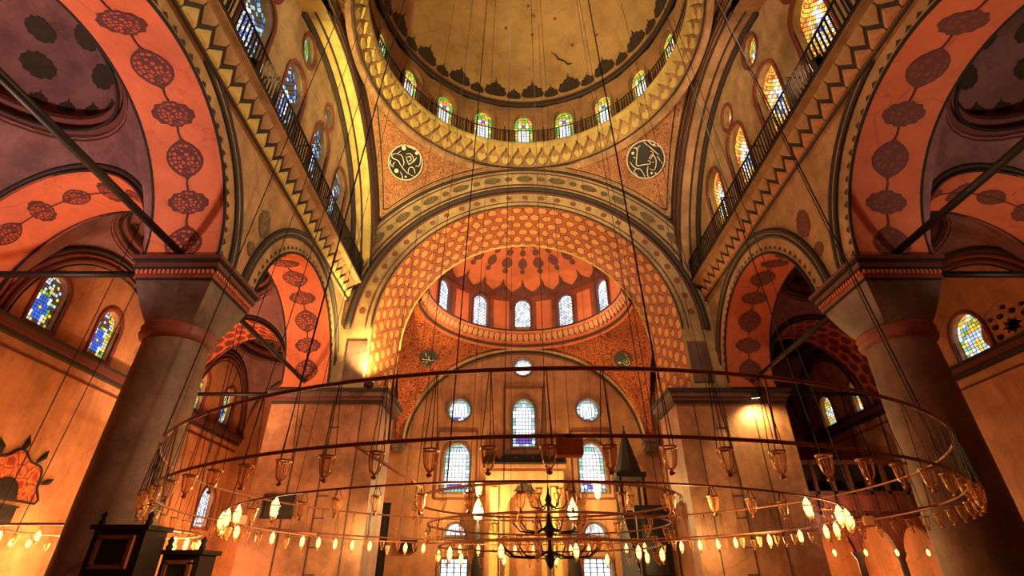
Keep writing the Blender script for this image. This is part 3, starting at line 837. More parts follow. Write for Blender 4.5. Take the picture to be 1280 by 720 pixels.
mb = MB(); mb.tube([sdome_in(rad(90-a), rad(e)) for a, e in ((16, 31), (18, 29), (19, 26.5), (22, 24.5), (23.5, 22), (26, 21.5))], [.02, .05, .09, .06, .09, .02], 5, squash=.3); mb.build('plaster_crack', M['paint_dark'], dm)
# railing of the dome gallery
rl = thing('balcony_railing', 'curved black iron balustrade round the foot of the great dome', 'railing', (0, DC, 21.55))
mb = MB(); mb.tube(arc((0, DC), 7.1, 0, 360, 100, 'z', 22.55)[:-1], .03, 5, True); mb.build('handrail', M['iron'], rl)
mb = MB()
for k in range(260):
    a = 2*pi*k/260; mb.box((7.1*cos(a), DC+7.1*sin(a), 22.05), (.04, .04, 1.0))
mb.build('baluster', M['iron'], rl, 'stuff')
for k in range(20):
    a = rad(9+18*k)
    if sin(a) < -.2: continue
    mb = MB(); mb.tube([(7.1*cos(a), DC+7.1*sin(a), 21.55), (7.1*cos(a), DC+7.1*sin(a), 22.8)], .035, 5); mb.build('post', M['iron'], rl)

# ---- aisles
def aisle(s, side):
    X0, X1 = BX, 16.2; cx = 13.3; hx = 2.9
    fw = lambda a, b, d: (s*(X1+d), a, b)
    hs = []
    if s < 0:
        for yy in (15.05, 17.75): hs.append(window(fw, 'arch', yy, 7.25, 1.08, 1.85, 'blue', .25, 'red_stone'))
        for yy in (24.4, 27.2): hs.append(window(fw, 'arch', yy, 7.3, 1.08, 1.9, 'blue', .25, 'red_stone'))
        hs.append(window(fw, 'arch', 27.8, 2.3, 1.3, 1.9, 'hex', .25, 'red_stone'))
        hs.append(window(fw, 'arch', 7.5, 7.3, 1.08, 1.85, 'blue', .25, 'red_stone'))
    else:
        hs.append(window(fw, 'arch', 17.2, 7.0-.2, 1.45, 1.9, 'bright', .25, 'red_stone'))
        for yy in (24.1, 26.9): hs.append(window(fw, 'arch', yy, 6.75, 1.1, 1.9, 'bright', .25, 'red_stone'))
        hs.append([(15.55+a*1.3, 7.5+b) for a, b in round_hole(0, 0, .9, 24)])
    mb = MB(); mb.wall([(-6, -1.6), (29.4, -1.6), (29.4, 14), (-6, 14)], hs, fw, .4)
    W = struct(mb, 'wall_aisle_'+side, M['orange_wall'])
    # cornice at springing level
    for z, h, d, mt in ((6.95, .1, .34, 'dark'), (6.8, .2, .26, 'darkred'), (6.62, .14, .18, 'dark')):
        mb = MB(); mb.box((s*(X1-d/2), 11.7, z), (d, 35, h)); mb.build('aisle_cornice', M[mt], W)
    mb = MB(); mb.box((s*(X1-.03), 11.7, 6.2), (.06, 35, .05)); mb.build('aisle_line', M['darkred'], W)
    bays = [(3.4, 11.35), (13.3, 21.3), (23.5, 29.3)]
    for bi, (y0, y1) in enumerate(bays):
        cy, hy = (y0+y1)/2, (y1-y0)/2
        rx, ry, zt = 2.7, min(hy-.25, 3.4), 11.3
        ht = 3.95; hq = 3.7
        def T(t): a = 2*pi*t; return (s*(cx+rx*cos(a)), cy+ry*sin(a), zt)
        def B(t):
            a = 2*pi*t; c, n_ = cos(a), sin(a)
            k = 1/max(abs(c), abs(n_)); x, y = c*k, n_*k
            if abs(x) >= abs(y)-1e-9: z = SPR+ht*sqrt(max(0, 1-y*y))
            else: z = SPR+hq*sqrt(max(0, 1-x*x))
            return (s*(cx+hx*x), cy+hy*y, z)
        mb = MB(); loft(mb, T, B, 96, 6, .2, (s*cx, cy))
        cl = struct(mb, 'ceiling_aisle_%s' % side, M['plum'], True)
        mb = MB(); mb.lathe([(1.02, -.1), (1.0, .1), (.96, .16), (.96, .3), (.9, .36), (.9, .5), (1.0, .55)], (0, 0, 0), 40)
        mb.v = [(s*(cx+x*rx), cy+y*ry, zt+z) for x, y, z in mb.v]; mb.build('dome_ring', M['darkred'], cl)
        mb = MB(); mb.v = []
        mb.tube([(s*(cx+.93*rx*cos(rad(a))), cy+.93*ry*sin(rad(a)), zt+.05) for a in range(0, 360, 8)], .05, 5, True); mb.build('ring_line', M['black'], cl)
        dome = lambda az, e: V((s*(cx+rx*.97*cos(e)*cos(az)), cy+ry*.97*cos(e)*sin(az), zt+.5+2.2*sin(e)))
        mb = MB(); mb.grid(lambda u, v: dome(2*pi*u, pi/2*v), 40, 10); mb.build('small_dome', M['plum'], cl, None, True)
        din = lambda az, e: dome(az, e)+(V((s*cx, cy, zt))-dome(az, e)).normalized()*.03
        for k in range(24):
            az = 2*pi*k/24
            mb = MB(); mb.motif(din, az, rad(12), .24/rx, .28/rx, PALM_M, rings=(1.0,)); mb.build('painted_palmette', M['paint_dark'], cl)
        for k in range(8):
            az = 2*pi*k/8+.2
            for e, z_ in ((34, .4), (56, .34)):
                mb = MB(); mb.motif(din, az, rad(e), z_/rx/cos(rad(e)), z_*1.2/rx, LOBE_M, rings=(1.0,)); mb.build('painted_medallion', M['paint_dark'], cl)
        # lunette mouldings on the outer wall and transverse ribs
        for k_, r_, mt in ((1.0, .09, 'dark'), (.95, .06, 'red_stone'), (.90, .07, 'darkred'), (.86, .03, 'black')):
            pts = [(s*(X1-.08), cy+hy*k_*cos(rad(a)), SPR-.05+ht*k_*sin(rad(a))) for a in range(0, 181, 5)]
            mb = MB(); mb.tube(pts, r_, 6); mb.build('lunette_moulding', M[mt], cl, None, True)
        for yy in (y0, y1):
            for k_, r_, mt in ((1.0, .08, 'dark'), (.95, .04, 'red_stone')):
                mb = MB(); mb.tube([(s*(cx+hx*k_*cos(rad(a))), yy, SPR+hq*k_*sin(rad(a))) for a in range(0, 181, 6)], r_, 6); mb.build('rib_moulding', M[mt], cl, None, True)
    # transverse arches: wall above, soffit with medallions
    for (y0, y1, mt, med) in ((11.35, 13.3, 'orange', True), (21.25, 23.5, 'honey', False), (2.2, 3.4, 'orange', True)):
        R = 2.88; cR = 3.5
        mb = MB()
        o = [(R, SPR-.05)]+[(R*cos(rad(a)), SPR+cR*sin(rad(a))) for a in range(0, 181, 6)]+[(-R, SPR-.05), (-2.95, SPR-.05), (-2.95, 12), (2.95, 12), (2.95, SPR-.05)]
        for yy, sg in ((y0+.02, 1), (y1-.02, -1)): mb.wall(o, [], lambda a, b, d: (s*(cx+a), yy, b), .0)
        A = struct(mb, 'wall_cross_'+side, M['plum'])
        mb = MB(); mb.grid(lambda u, v: (s*(cx+R*cos(pi*u)), y0+(y1-y0)*v, SPR+cR*sin(pi*u)), 40, 4, 0, lambda u, v: (u*pi*R, v*(y1-y0)))
        sf = mb.build('arch_soffit', M[mt], A, None, True)
        for yy in (y0, y1):
            mb = MB(); mb.tube([(s*(cx+R*cos(rad(a))), yy, SPR+cR*sin(rad(a))) for a in range(0, 181, 5)], .045, 5); mb.build('edge_line', M['black'], sf, None, True)
        if med:
            S = lambda a, y: V((s*(cx+(R-.02)*cos(a)), y, SPR+(cR-.02)*sin(a)))
            ym = (y0+y1)/2
            for k in range(9):
                a = rad(14+19*k); mb = MB()
                if k % 2: mb.motif(S, a, ym, .42/R, .40, [(q, p) for p, q in EYE_M])
                else: mb.motif(S, a, ym, .32/R, .44, [(q, p) for p, q in LOBE_M])
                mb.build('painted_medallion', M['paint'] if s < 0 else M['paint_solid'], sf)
            mb = MB(); mb.tube([S(rad(a), ym) for a in range(14, 168, 4)], .02, 4); mb.build('painted_stem', M['darkred'], sf)
    return W
WL = aisle(-1, 'left'); WR = aisle(1, 'right')
# pierced rosette in the right-hand aisle wall
fr = lambda a, b, d: (16.24+d, 15.55+a*1.5, 7.5+b*1.15)
hs = [[((.16 if i % 2 else .27)*cos(pi*i/8), (.16 if i % 2 else .27)*sin(pi*i/8)) for i in range(16)]]
for k in range(8):
    a = 2*pi*(k+.5)/8
    hs.append([(.42*cos(a)+.1*cos(2*pi*i/6), .42*sin(a)+.1*sin(2*pi*i/6)) for i in range(6)])
    a = 2*pi*k/8
    hs.append([(.6*cos(a)+.085*cos(2*pi*i/5+a), .6*sin(a)+.085*sin(2*pi*i/5+a)) for i in range(5)])
mb = MB(); mb.wall(round_hole(0, 0, .79, 24), hs, fr, .12); rz = mb.build('rosette_grille', M['orange_wall'], WR)
mb = MB(); mb.box((16.7, 15.55, 7.5), (.05, 2.8, 2.2)); mb.build('grille_backing', M['black'], WR)

# ================================================================== THINGS
# ---- the two great columns
def column(s, label):
    c = (s*9.45, 12.3)
    t = thing('marble_column', label, 'column', (c[0], c[1], -1.6))
    mb = MB(); mb.lathe([(1.0, -1.6), (1.0, -1.3), (.92, -1.22), (.95, -1.1), (.85, -1.0)], (*c, 0), 32); mb.build('base', M['stone_dark'], t, None, True)
    mb = MB(); mb.lathe([(.86, -1.0), (.85, 1.5), (.80, 4.0), (.76, 5.35)], (*c, 0), 40); mb.build('shaft', M['stone'], t, None, True)
    mb = MB(); mb.lathe([(.76, 5.3), (.86, 5.34), (.9, 5.44), (.86, 5.54), (.9, 5.6), (.86, 5.68), (.74, 5.7)], (*c, 0), 40); mb.build('necking', M['red_stone'], t, None, True)
    mb = MB()
    def bell(u, v):
        a = 2*pi*u; h = .98
        k = 1/max(abs(cos(a)), abs(sin(a))); sq = V((cos(a)*k*h, sin(a)*k*h)); ci = V((cos(a)*.8, sin(a)*.8))
        p = ci.lerp(sq, min(1, v*1.05)**.8); return (c[0]+p.x, c[1]+p.y, 5.66+v*1.12)
    mb.grid(bell, 48, 8); mb.build('capital_block', M['stone_dark'] if s > 0 else M['stone_dark'], t)
    for z, h, d, mt in ((6.78, .06, 2.0, 'black'), (6.87, .14, 2.06, 'red_stone'), (7.06, .06, 2.16, 'black'), (7.16, .14, 2.2, 'darkred'), (7.28, .06, 2.3, 'black'), (7.36, .1, 2.36, 'darkred')):
        mb = MB(); mb.box((c[0], c[1], z), (d, d, h)); mb.build('abacus_moulding', M[mt], t)
    mb = MB()
    for k in range(18):
        q = -.97+1.94*k/17
        for p in ((c[0]+q, c[1]-1.05), (c[0]+q, c[1]+1.05), (c[0]-s*1.05, c[1]+q)): mb.box((*p, 6.97), (.06, .06, .1))
    mb.build('dentils', M['orange'], t, 'stuff')
    return t
column(-1, 'massive grey marble column with flared capital behind the dark cabinets')
column(1, 'massive grey marble column with flared capital near the loge and pierced rosette')

# ---- iron tie rods
def rod(p, q, r, label, extra=None):
    mid = [(a+b)/2 for a, b in zip(p, q)]
    mb = MB(); mb.tube([p, q], r, 6); o = mb.build('tie_rod', M['iron'], None, None, True, mid); return tag(o, label, 'tie rod')
for s, nm in ((-1, 'brightly lit orange'), (1, 'dim brown')):
    rod((s*9.45, 11.3, 7.5), (s*9.45, 3.3, 7.5), .10, 'black iron tie rod crossing the nearer %s arch' % nm)
    rod((s*9.45, 13.3, 7.3), (s*9.45, 21.2, 7.3), .09, 'black iron tie rod crossing the farther %s arch' % nm)
    rod((s*10.4, 11.7, 7.15), (s*16.2, 11.7, 7.15), .10, 'black iron tie rod across the %s aisle at the column' % nm)
    rod((s*10.9, 22.0, 7.2), (s*16.2, 22.0, 7.2), .09, 'black iron tie rod across the %s aisle at the pier' % nm)

# ---- calligraphy roundels
def ribbon(mb, pts, wd, fn, d):
    pts = [V((x, y)) for x, y in pts]
    # Catmull-Rom smoothing
    sm = []
    for i in range(len(pts)-1):
        p0, p1, p2, p3 = pts[max(0, i-1)], pts[i], pts[i+1], pts[min(len(pts)-1, i+2)]
        for k in range(4):
            t = k/4
            sm.append(.5*((2*p1)+(p2-p0)*t+(2*p0-5*p1+4*p2-p3)*t*t+(3*p1-p0-3*p2+p3)*t**3))
    sm.append(pts[-1]); n = len(sm); L = []; R = []
    for i, p in enumerate(sm):
        tg = (sm[min(n-1, i+1)]-sm[max(0, i-1)]); tg = tg.normalized() if tg.length > 0 else V((1, 0))
        nn = V((-tg.y, tg.x)); wv = wd*(.35+.65*sin(pi*min(1, max(0, (i+.6)/n)))**.6)
        L.append(p+nn*wv); R.append(p-nn*wv)
    b = mb.add([fn(p.x, p.y, d) for p in L]+[fn(p.x, p.y, d) for p in R])
    for i in range(n-1): mb.face((b+i, b+i+1, b+n+i+1, b+n+i))
def roundel(pos, nrm, R, strokes, dots, cc, cr, label, ringmat='white_paint', wd=.024):
    nrm = V(nrm).normalized(); X = nrm.cross(V((0, 0, 1))); X = -X.normalized(); Y = nrm.cross(X); Y = -Y if Y.z < 0 else Y
    pos = V(pos)+nrm*.10
    fn = lambda a, b, d: tuple(pos+X*(a*R)+Y*(b*R)+nrm*d)
    dots = [(x, y, r*.82) for x, y, r in dots]
    t = thing('calligraphy_roundel', label, 'roundel', pos)
    mb = MB(); mb.prism(round_hole(0, 0, 1, 40), fn, -.06, 0); mb.build('disc', M['disc'], t)
    mb = MB(); mb.tube([fn(cos(2*pi*i/48), sin(2*pi*i/48), 0) for i in range(48)], .028*R+.008, 6, True); mb.build('rim', M[ringmat], t, None, True)
    nz = lambda p: ((p[0]-cc[0])/cr, -(p[1]-cc[1])/cr)
    for st in strokes:
        mb = MB(); ribbon(mb, [nz(p) for p in st], wd, fn, .015); mb.build('letter_stroke', M['white_paint'], t)
    for x, y, r in dots:
        x, y = nz((x, y)); mb = MB(); mb.prism([(x+r/cr*cos(2*pi*i/10), y+r/cr*sin(2*pi*i/10)) for i in range(10)], fn, .0, .012); mb.build('letter_dot', M['white_paint'], t)
    return t
L_ST = [[(545, 495), (440, 490), (370, 465), (300, 425), (250, 388), (170, 388), (140, 362), (150, 335), (200, 300), (228, 250)],
        [(212, 312), (260, 300), (305, 340), (338, 385), (338, 430)], [(452, 490), (432, 440), (440, 402), (475, 386), (515, 410), (540, 450)],
        [(500, 345), (540, 340), (552, 300), (535, 250), (505, 190)], [(335, 515), (380, 550), (402, 590), (395, 615)], [(218, 425), (204, 460), (222, 505)],
        [(150, 420), (165, 470), (205, 495)], [(310, 262), (360, 228), (430, 260), (442, 310), (410, 368), (368, 335), (325, 285)], [(345, 290), (380, 262), (410, 300), (385, 330)], [(470, 235), (455, 300), (420, 350)], [(290, 160), (340, 148), (410, 150)]]
L_DT = [(255, 197, 36), (447, 180, 30), (282, 525, 36), (436, 548, 18)]
R_ST = [[(375, 165), (335, 170), (270, 270), (215, 392), (300, 420), (390, 450), (408, 415), (380, 400)], [(435, 140), (480, 230), (520, 320), (552, 392)],
        [(495, 150), (520, 210), (555, 250), (600, 292)], [(468, 288), (492, 335), (435, 392), (420, 372), (470, 350), (492, 410), (470, 490), (410, 556), (360, 512)],
        [(355, 470), (312, 540), (290, 632)], [(150, 300), (160, 370), (192, 430), (242, 470), (256, 605)], [(192, 430), (142, 452), (168, 530)], [(525, 400), (540, 470), (545, 525)],
        [(270, 150), (310, 165), (300, 195)], [(215, 260), (245, 290)]]
R_DT = [(235, 210, 26), (548, 238, 24), (360, 582, 20), (408, 606, 16), (438, 450, 10)]
SM_A = [[(205, 385), (230, 415), (290, 412), (350, 405), (420, 408), (490, 385)], [(345, 320), (352, 375), (385, 405), (425, 445)], [(250, 250), (268, 300), (300, 340)], [(320, 500), (325, 455), (350, 425)], [(240, 465), (280, 470)]]
SM_B = [[(350, 400), (365, 440), (420, 480), (480, 470), (500, 400), (470, 300)], [(380, 370), (430, 440), (455, 400), (420, 350)], [(250, 400), (290, 385), (310, 410), (280, 430)], [(450, 230), (480, 290)]]

def place_on(S, tgt, cen):
    """foot of a roundel on a curved spandrel, facing the room"""
    e = 1e-3; t, v = tgt
    p = V(S(t, v)); a = V(S(t+e, v))-p; b = V(S(t, v+e))-p
    n = a.cross(b).normalized(); c = V(cen)-p
    return p, (n if n.dot(c) > 0 else -n)
ROUND_T = {'L': (.52, .69), 'R': (.53, .70), 'l': (.46, .64), 'r': (.45, .58)}
p, n = place_on(PEND[-1, 1][0], ROUND_T['L'], (0, DC, 15)); roundel(p, n, .88, L_ST, L_DT, (357, 370), 240, 'black roundel of curling ivory script with four round flowers')
p, n = place_on(PEND[1, 1][0], ROUND_T['R'], (0, DC, 15)); roundel(p, n, .96, R_ST, R_DT, (360, 372), 265, 'black roundel of angular ivory script with tall crossing strokes')
p, n = place_on(SPAN[-1], ROUND_T['l'], (0, RC, 9)); roundel(p, n, .5, SM_A, [(300, 545, 14)], (355, 365), 190, 'small dark roundel with one level line of script on crimson ground', 'stone', .035)
p, n = place_on(SPAN[1], ROUND_T['r'], (0, RC, 9)); roundel(p, n, .5, SM_B, [(280, 400, 26)], (365, 355), 185, 'small dark roundel with one coiled loop of script on crimson ground', 'stone', .035)

# ---- hanging lamps and ring chandeliers
CX, CY = 0.0, 12.0
def ring(name, label, c, R, z, r=.035, mat='bronze', seg=96):
    t = thing(name, label, 'chandelier', (c[0], c[1], z))
    mb = MB(); mb.tube(arc(c, R, 0, 360, seg, 'z', z)[:-1], r, 6, True); mb.build('ring_bar', M[mat], t, None, True)
    return t
def wires(t, c, R, z, n, R2, z2, a0=0, r=.011):
    for k in range(n):
        a = 2*pi*k/n+a0
        mb = MB(); mb.tube([(c[0]+R*cos(a), c[1]+R*sin(a), z), (c[0]*.3+R2*cos(a), DC+(c[1]-DC)*.3+R2*sin(a), z2)], r, 4); mb.build('suspension_wire', M['wire'], t)
def spokes(t, c, R0, R1, z0, z1, n, a0=0, r=.018):
    for k in range(n):
        a = 2*pi*k/n+a0
        mb = MB(); mb.tube([(c[0]+R0*cos(a), c[1]+R0*sin(a), z0), (c[0]+R1*cos(a), c[1]+R1*sin(a), z1)], r, 5); mb.build('spoke', M['bronze'], t)
RA, RBB, RCC = 7.3, 5.9, 2.85
tA = ring('ring_chandelier', 'widest bronze hoop of the great chandelier, carrying unlit glass lamps', (CX, CY), RA, 1.80, .024)
mb = MB(); mb.tube(arc((CX, CY), RA-.05, 0, 360, 110, 'z', 1.16)[:-1], .02, 6, True); mb.build('lower_ring_bar', M['bronze'], tA, None, True)
for k in range(12):
    a = 2*pi*(k+.5)/12; mb = MB(); mb.tube([(CX+RA*cos(a), CY+RA*sin(a), 1.8), (CX+(RA-.05)*cos(a), CY+(RA-.05)*sin(a), 1.16)], .012, 5); mb.build('strut', M['bronze'], tA)
spokes(tA, (CX, CY), RA-.05, RBB-.15, 1.16, .98, 4, rad(-18))
wires(tA, (CX, CY), RA, 1.8, 12, 6.7, 22.4, .1)
tB = ring('ring_chandelier', 'middle bronze hoop of the great chandelier, carrying the lit bulbs', (CX-.3, CY), RBB, .98, .013)
wires(tB, (CX-.3, CY), RBB, .98, 6, 5.0, 28.5, .33)
tC = ring('ring_chandelier', 'inner bronze hoop of the great chandelier, hung with tiers of small lamps', (CX+.08, CY), RCC, 1.46, .025)
for z, R_ in ((1.02, 2.55), (.62, 2.3)):
    mb = MB(); mb.tube(arc((CX+.08, CY), R_, 0, 360, 72, 'z', z)[:-1], .022, 5, True); mb.build('lower_ring_bar', M['bronze'], tC, None, True)
wires(tC, (CX+.08, CY), RCC, 1.46, 6, 2.2, 30.6, .2)

def lamp_proto(label, group, R=.075, H=.21, chain=.62, lit=False, apex=.12):
    t = thing('glass_lamp', label, 'lamp', (0, 0, 0), group)
    k = R/.075; h = H/.21
    mb = MB(); mb.lathe([(.078*k, .0), (.072*k, -.012*h), (.070*k, -.06*h), (.064*k, -.105*h), (.050*k, -.14*h), (.028*k, -.165*h), (.0, -.17*h)], (0, 0, 0), 12); mb.build('cup', M['lamp'], t, None, True)
    mb = MB(); mb.tube([(.08*k*cos(2*pi*i/12), .08*k*sin(2*pi*i/12), 0) for i in range(12)], .009*k+.003, 4, True)
    for i in range(6):
        a = 2*pi*i/6; mb.tube([(r*k*cos(a), r*k*sin(a), z*h) for r, z in ((.079, 0), (.071, -.06), (.052, -.14), (.02, -.17))], .0035*k+.001, 3)  # brass ribs added so the cup shows bright, glowing outlines
    mb.build('rim', M['brass'], t, None, True)
    mb = MB(); mb.lathe([(.0, -.155*h), (.016*k, -.168*h), (.014*k, -.18*h), (.034*k, -.192*h), (.03*k, -.205*h), (.0, -.215*h)], (0, 0, 0), 10); mb.build('foot', M['brass'], t, None, True)
    if chain:
        for i in range(3):
            a = 2*pi*i/3+.4
            mb = MB(); mb.tube([(.08*k*cos(a), .08*k*sin(a), 0), (.012*cos(a), .012*sin(a), chain)], .005, 3); mb.build('chain', M['wire'], t)
    if lit:
        mb = MB(); mb.lathe([(0, -.14*h), (.05*k, -.11*h), (.072*k, -.04*h), (.06*k, .03*h), (.02*k, .09*h), (0, .11*h)], (0, 0, 0), 10); mb.build('bulb', M['bulb'], t, None, True)
    return t
PROTO = {}
def lamp(key, loc, rz=0, **kw):
    if key not in PROTO:
        PROTO[key] = lamp_proto(**kw); PROTO[key].location = loc; PROTO[key].rotation_euler = (0, 0, rz)
        return PROTO[key]
    o = dup(PROTO[key], loc, rz, kw['label'])
    return o
ORD = ('first second third fourth fifth sixth seventh eighth ninth tenth eleventh twelfth thirteenth fourteenth fifteenth sixteenth seventeenth eighteenth nineteenth twentieth').split()
ORD += ['twenty-'+x for x in ORD[:9]]+['thirtieth']+['thirty-'+x for x in ORD[:9]]+['fortieth']+['forty-'+x for x in ORD[:9]]
def where(k, n, side_a='loge', side_b='cabinets'):
    """place of lamp k of n, counted from the front of the hoop to either side"""
    return (ORD[k], side_a) if k < n/2 else (ORD[n-1-k], side_b)
NA = 84
for k in range(NA):
    a = -pi/2+2*pi*(k+.35)/NA
    o_, sd = where(k, NA)
    lamp('A', (CX+RA*cos(a), CY+RA*sin(a), 1.05), a, label='unlit clear lamp of the widest hoop, %s from its salmon box towards the %s' % (o_, sd), group='lamps of the widest hoop', R=.068, H=.24, chain=.74)
NBL = 64
for k in range(NBL):
    a = -pi/2+2*pi*(k+.5)/NBL; x, y = cos(a), sin(a)
    r = random.Random(k*3+1).random()
    lit = (y > .35 and k % 3) or (abs(x) > .72 and r < .55) or k in (6, 57)
    o_, sd = where(k, NBL)
    wh = 'lamp of the middle hoop, %s from its near point towards the %s' % (o_, sd)
    kw = dict(R=.058, H=.21, chain=.12)
    if lit: lamp('B1', (CX-.3+RBB*x, CY+RBB*y, .86), a, label='glowing '+wh, group='lit lamps of the middle hoop', lit=True, **kw)
    else: lamp('B0', (CX-.3+RBB*x, CY+RBB*y, .86), a, label='unlit '+wh, group='unlit lamps of the middle hoop', **kw)
for R_, z, n, key, nm in ((RCC, 1.28, 20, 'C0', 'topmost'), (2.55, .86, 22, 'C1', 'second'), (2.3, .46, 22, 'C2', 'lowest')):
    for k in range(n):
        a = -pi/2+2*pi*(k+.5)/n
        lit = key == 'C2' and k % 2 == 0
        o_, sd = where(k, n, 'minbar', 'tall black board')
        lamp(key+('L' if lit else ''), (CX+.08+R_*cos(a), CY+R_*sin(a), z), a, label='%s lamp of the %s inner hoop, %s from front towards the %s' % ('glowing' if lit else 'unlit', nm, o_, sd),
             group=('lit' if lit else 'unlit')+' lamps of the %s inner hoop' % nm, R=.055, H=.19, chain=.16, lit=lit)
# central many-armed brass chandelier
c = (CX+.15, 12.6)
t = thing('branched_chandelier', 'dark branched chandelier with three tiers hanging at the very centre of the hoops', 'chandelier', (c[0], c[1], 1.9))
mb = MB(); mb.lathe([(0, .2), (.05, .25), (.12, .4), (.05, .55), (.04, .8), (.1, .9), (.13, 1.0), (.05, 1.15), (.03, 1.5), (.08, 1.6), (.03, 1.75), (.015, 1.9), (0, 1.95)], (*c, 0), 14); mb.build('stem', M['iron'], t, None, True)
mb = MB(); mb.tube([(*c, 1.9), (c[0], c[1]+.6, 31)], .014, 4); mb.build('suspension_wire', M['wire'], t)
TIERS = ((.45, 1.55, 6), (.8, 1.05, 10), (1.1, .55, 14))
for R_, z, n in TIERS:
    for k in range(n):
        a = 2*pi*k/n
        mb = MB(); mb.tube([(c[0]+R_*q*cos(a), c[1]+R_*q*sin(a), z+dz) for q, dz in ((.05, 0), (.4, -.12), (.8, -.1), (1, .06))], .016, 5); mb.build('arm', M['iron'], t, None, True)
for ti, (R_, z, n) in enumerate(TIERS):
    for k in range(n):
        a = 2*pi*k/n
        nm = ('topmost', 'middle', 'lowest')[ti]
        lamp('D%d' % ti, (c[0]+R_*cos(a), c[1]+R_*sin(a), z+.26), a, label='glass cup on the %s chandelier tier, %s from the minbar side round to the mihrab' % (nm, ORD[k]), group='cups of the %s chandelier tier' % nm, R=.07, H=.2, chain=0)
# left aisle chandelier
ca = (-12.9, 16.8)
tE = ring('ring_chandelier', 'small lit hoop of bulbs hanging in the aisle behind the column', ca, 2.6, 1.25, .03, 'bronze', 48)
wires(tE, ca, 2.6, 1.25, 6, 0, 11.0)
for ch in [o for o in tE.children if o.name.startswith('suspension')]: bpy.data.objects.remove(ch)
for k in range(6):
    a = 2*pi*k/6
    mb = MB(); mb.tube([(ca[0]+2.6*cos(a), ca[1]+2.6*sin(a), 1.25), (ca[0]+2.0*cos(a), ca[1]+2.6*sin(a), 11.2)], .014, 4); mb.build('suspension_wire', M['wire'], tE)
for k in range(30):
    a = 2*pi*k/30; lit = k % 3 != 1
    lamp('E1' if lit else 'E0', (ca[0]+2.6*cos(a), ca[1]+2.6*sin(a), 1.0), a, label=('glowing' if lit else 'dark')+' lamp of the small aisle hoop, %s round from the side next to the column' % ORD[k], group=('lit' if lit else 'unlit')+' lamps of the aisle hoop', R=.07, H=.2, chain=.2, lit=lit)
# lights under the loge
for k, (x, y) in enumerate(((11.7, 22.0), (12.9, 22.0), (14.1, 22.0), (15.3, 22.0))):
    lamp('F', (x, y, .95), 0, label='glowing lamp before the loge arches, %s from the pier in yellow light' % ORD[k], group='lit lamps before the loge', R=.07, H=.2, chain=6.2, lit=True)

# ---- housings clamped to the hoops
def housing(a, R, z, sz, label):
    x, y = CX+R*cos(rad(a)), CY+R*sin(rad(a))
    t = thing('lamp_housing', label, 'spotlight', (x, y, z))
    ax = (V((-sin(rad(a)), cos(rad(a)), 0)), V((cos(rad(a)), sin(rad(a)), 0)), V((0, 0, 1)))
    mb = MB(); mb.box((x, y, z), sz, 0, ax); o = mb.build('case', M['pinkbox'], t)
    bv = o.modifiers.new('b', 'BEVEL'); bv.width = .012; bv.segments = 2
    mb = MB(); mb.box((x, y, z+sz[2]/2+.02), (.06, .05, .05), 0, ax); mb.build('clamp', M['iron'], t)
    mb = MB(); mb.box(V((x, y, z))-ax[1]*(sz[1]/2+.004)+V((0, 0, -sz[2]*.1)), (sz[0]*.8, .012, sz[2]*.55), 0, ax); mb.build('front_plate', M['pinkbox'], t)
    return t
housing(-91.3, RA-.05, 1.05, (.25, .16, .15), 'salmon box clamped to the widest hoop in front of the qibla windows')
housing(-30, RBB-.0, .84, (.22, .15, .14), 'salmon box clamped to the middle hoop beside the pier in yellow light')
housing(-149, RBB-.0, .84, (.22, .15, .14), 'salmon box clamped to the middle hoop before the tall dark board')

# ---- floodlights, including made-up fixtures for the added fill
def flood(p, aim, label):
    p = V(p); n = (V(aim)-p).normalized(); X = n.orthogonal().normalized(); Y = n.cross(X)
    t = thing('floodlight', label, 'floodlight', p)
    mb = MB(); mb.box(p-n*.36, (.3, .3, .2), 0, (X, Y, n)); mb.build('case', M['iron'], t)
    mb = MB(); mb.box(p-n*.25, (.26, .26, .02), 0, (X, Y, n)); mb.build('lens', M['lens'], t)
    mb = MB(); mb.tube([p-n*.4, p-n*.4-V((0, 0, .22))], .03, 5); mb.build('bracket', M['iron'], t)
for (p, aim, *_), lb in zip(FLOODS, ('floodlight on the impost below the yellow-lit arch', 'floodlight under the impost of the yellow-lit pier', 'floodlight on the balcony aimed at the dome cornice, cool window side',
        'added fill floodlight on the balcony aimed at the dome cornice, fiery window side', 'added fill floodlight on the balcony aimed into the dome', 'added fill floodlight on the balcony among the fiery windows, aimed across the nave', 'added fill floodlight on the balcony among the cool windows, aimed across the nave')):
    flood(p, aim, lb)

# ---- mihrab
t = thing('mihrab', 'marble mihrab with dark crenellated crest in the middle of the qibla wall', 'mihrab', (0, 29.0, -1.6))
fm = lambda a, b, d: (a, 28.85+d, b)
niche = [(-1.05, -1.6), (1.05, -1.6), (1.05, 2.5)]+[(1.05*cos(rad(a))*(1-.0), 2.5+1.7*sin(rad(a))**.8) for a in range(15, 90, 15)]+[(0, 4.3)]+[(1.05*cos(rad(a)), 2.5+1.7*sin(rad(a))**.8) for a in range(105, 180, 15)]+[(-1.05, 2.5)]
mb = MB(); mb.wall([(-2.05, -1.6), (2.05, -1.6), (2.05, 5.15), (-2.05, 5.15)], [niche], fm, .5, back=False)
for x in (-2.05, 2.05): mb.box((x, 29.05, 1.75), (.06, .5, 6.8))
mb.build('frame_slab', M['orange_wall'], t)
mb = MB(); mb.grid(lambda u, v: (1.05*cos(pi*u), 29.35+.0*u-.0+.25*sin(pi*u)-.2, -1.6+6*v), 12, 2); mb.build('niche_back', M['gold'], t)
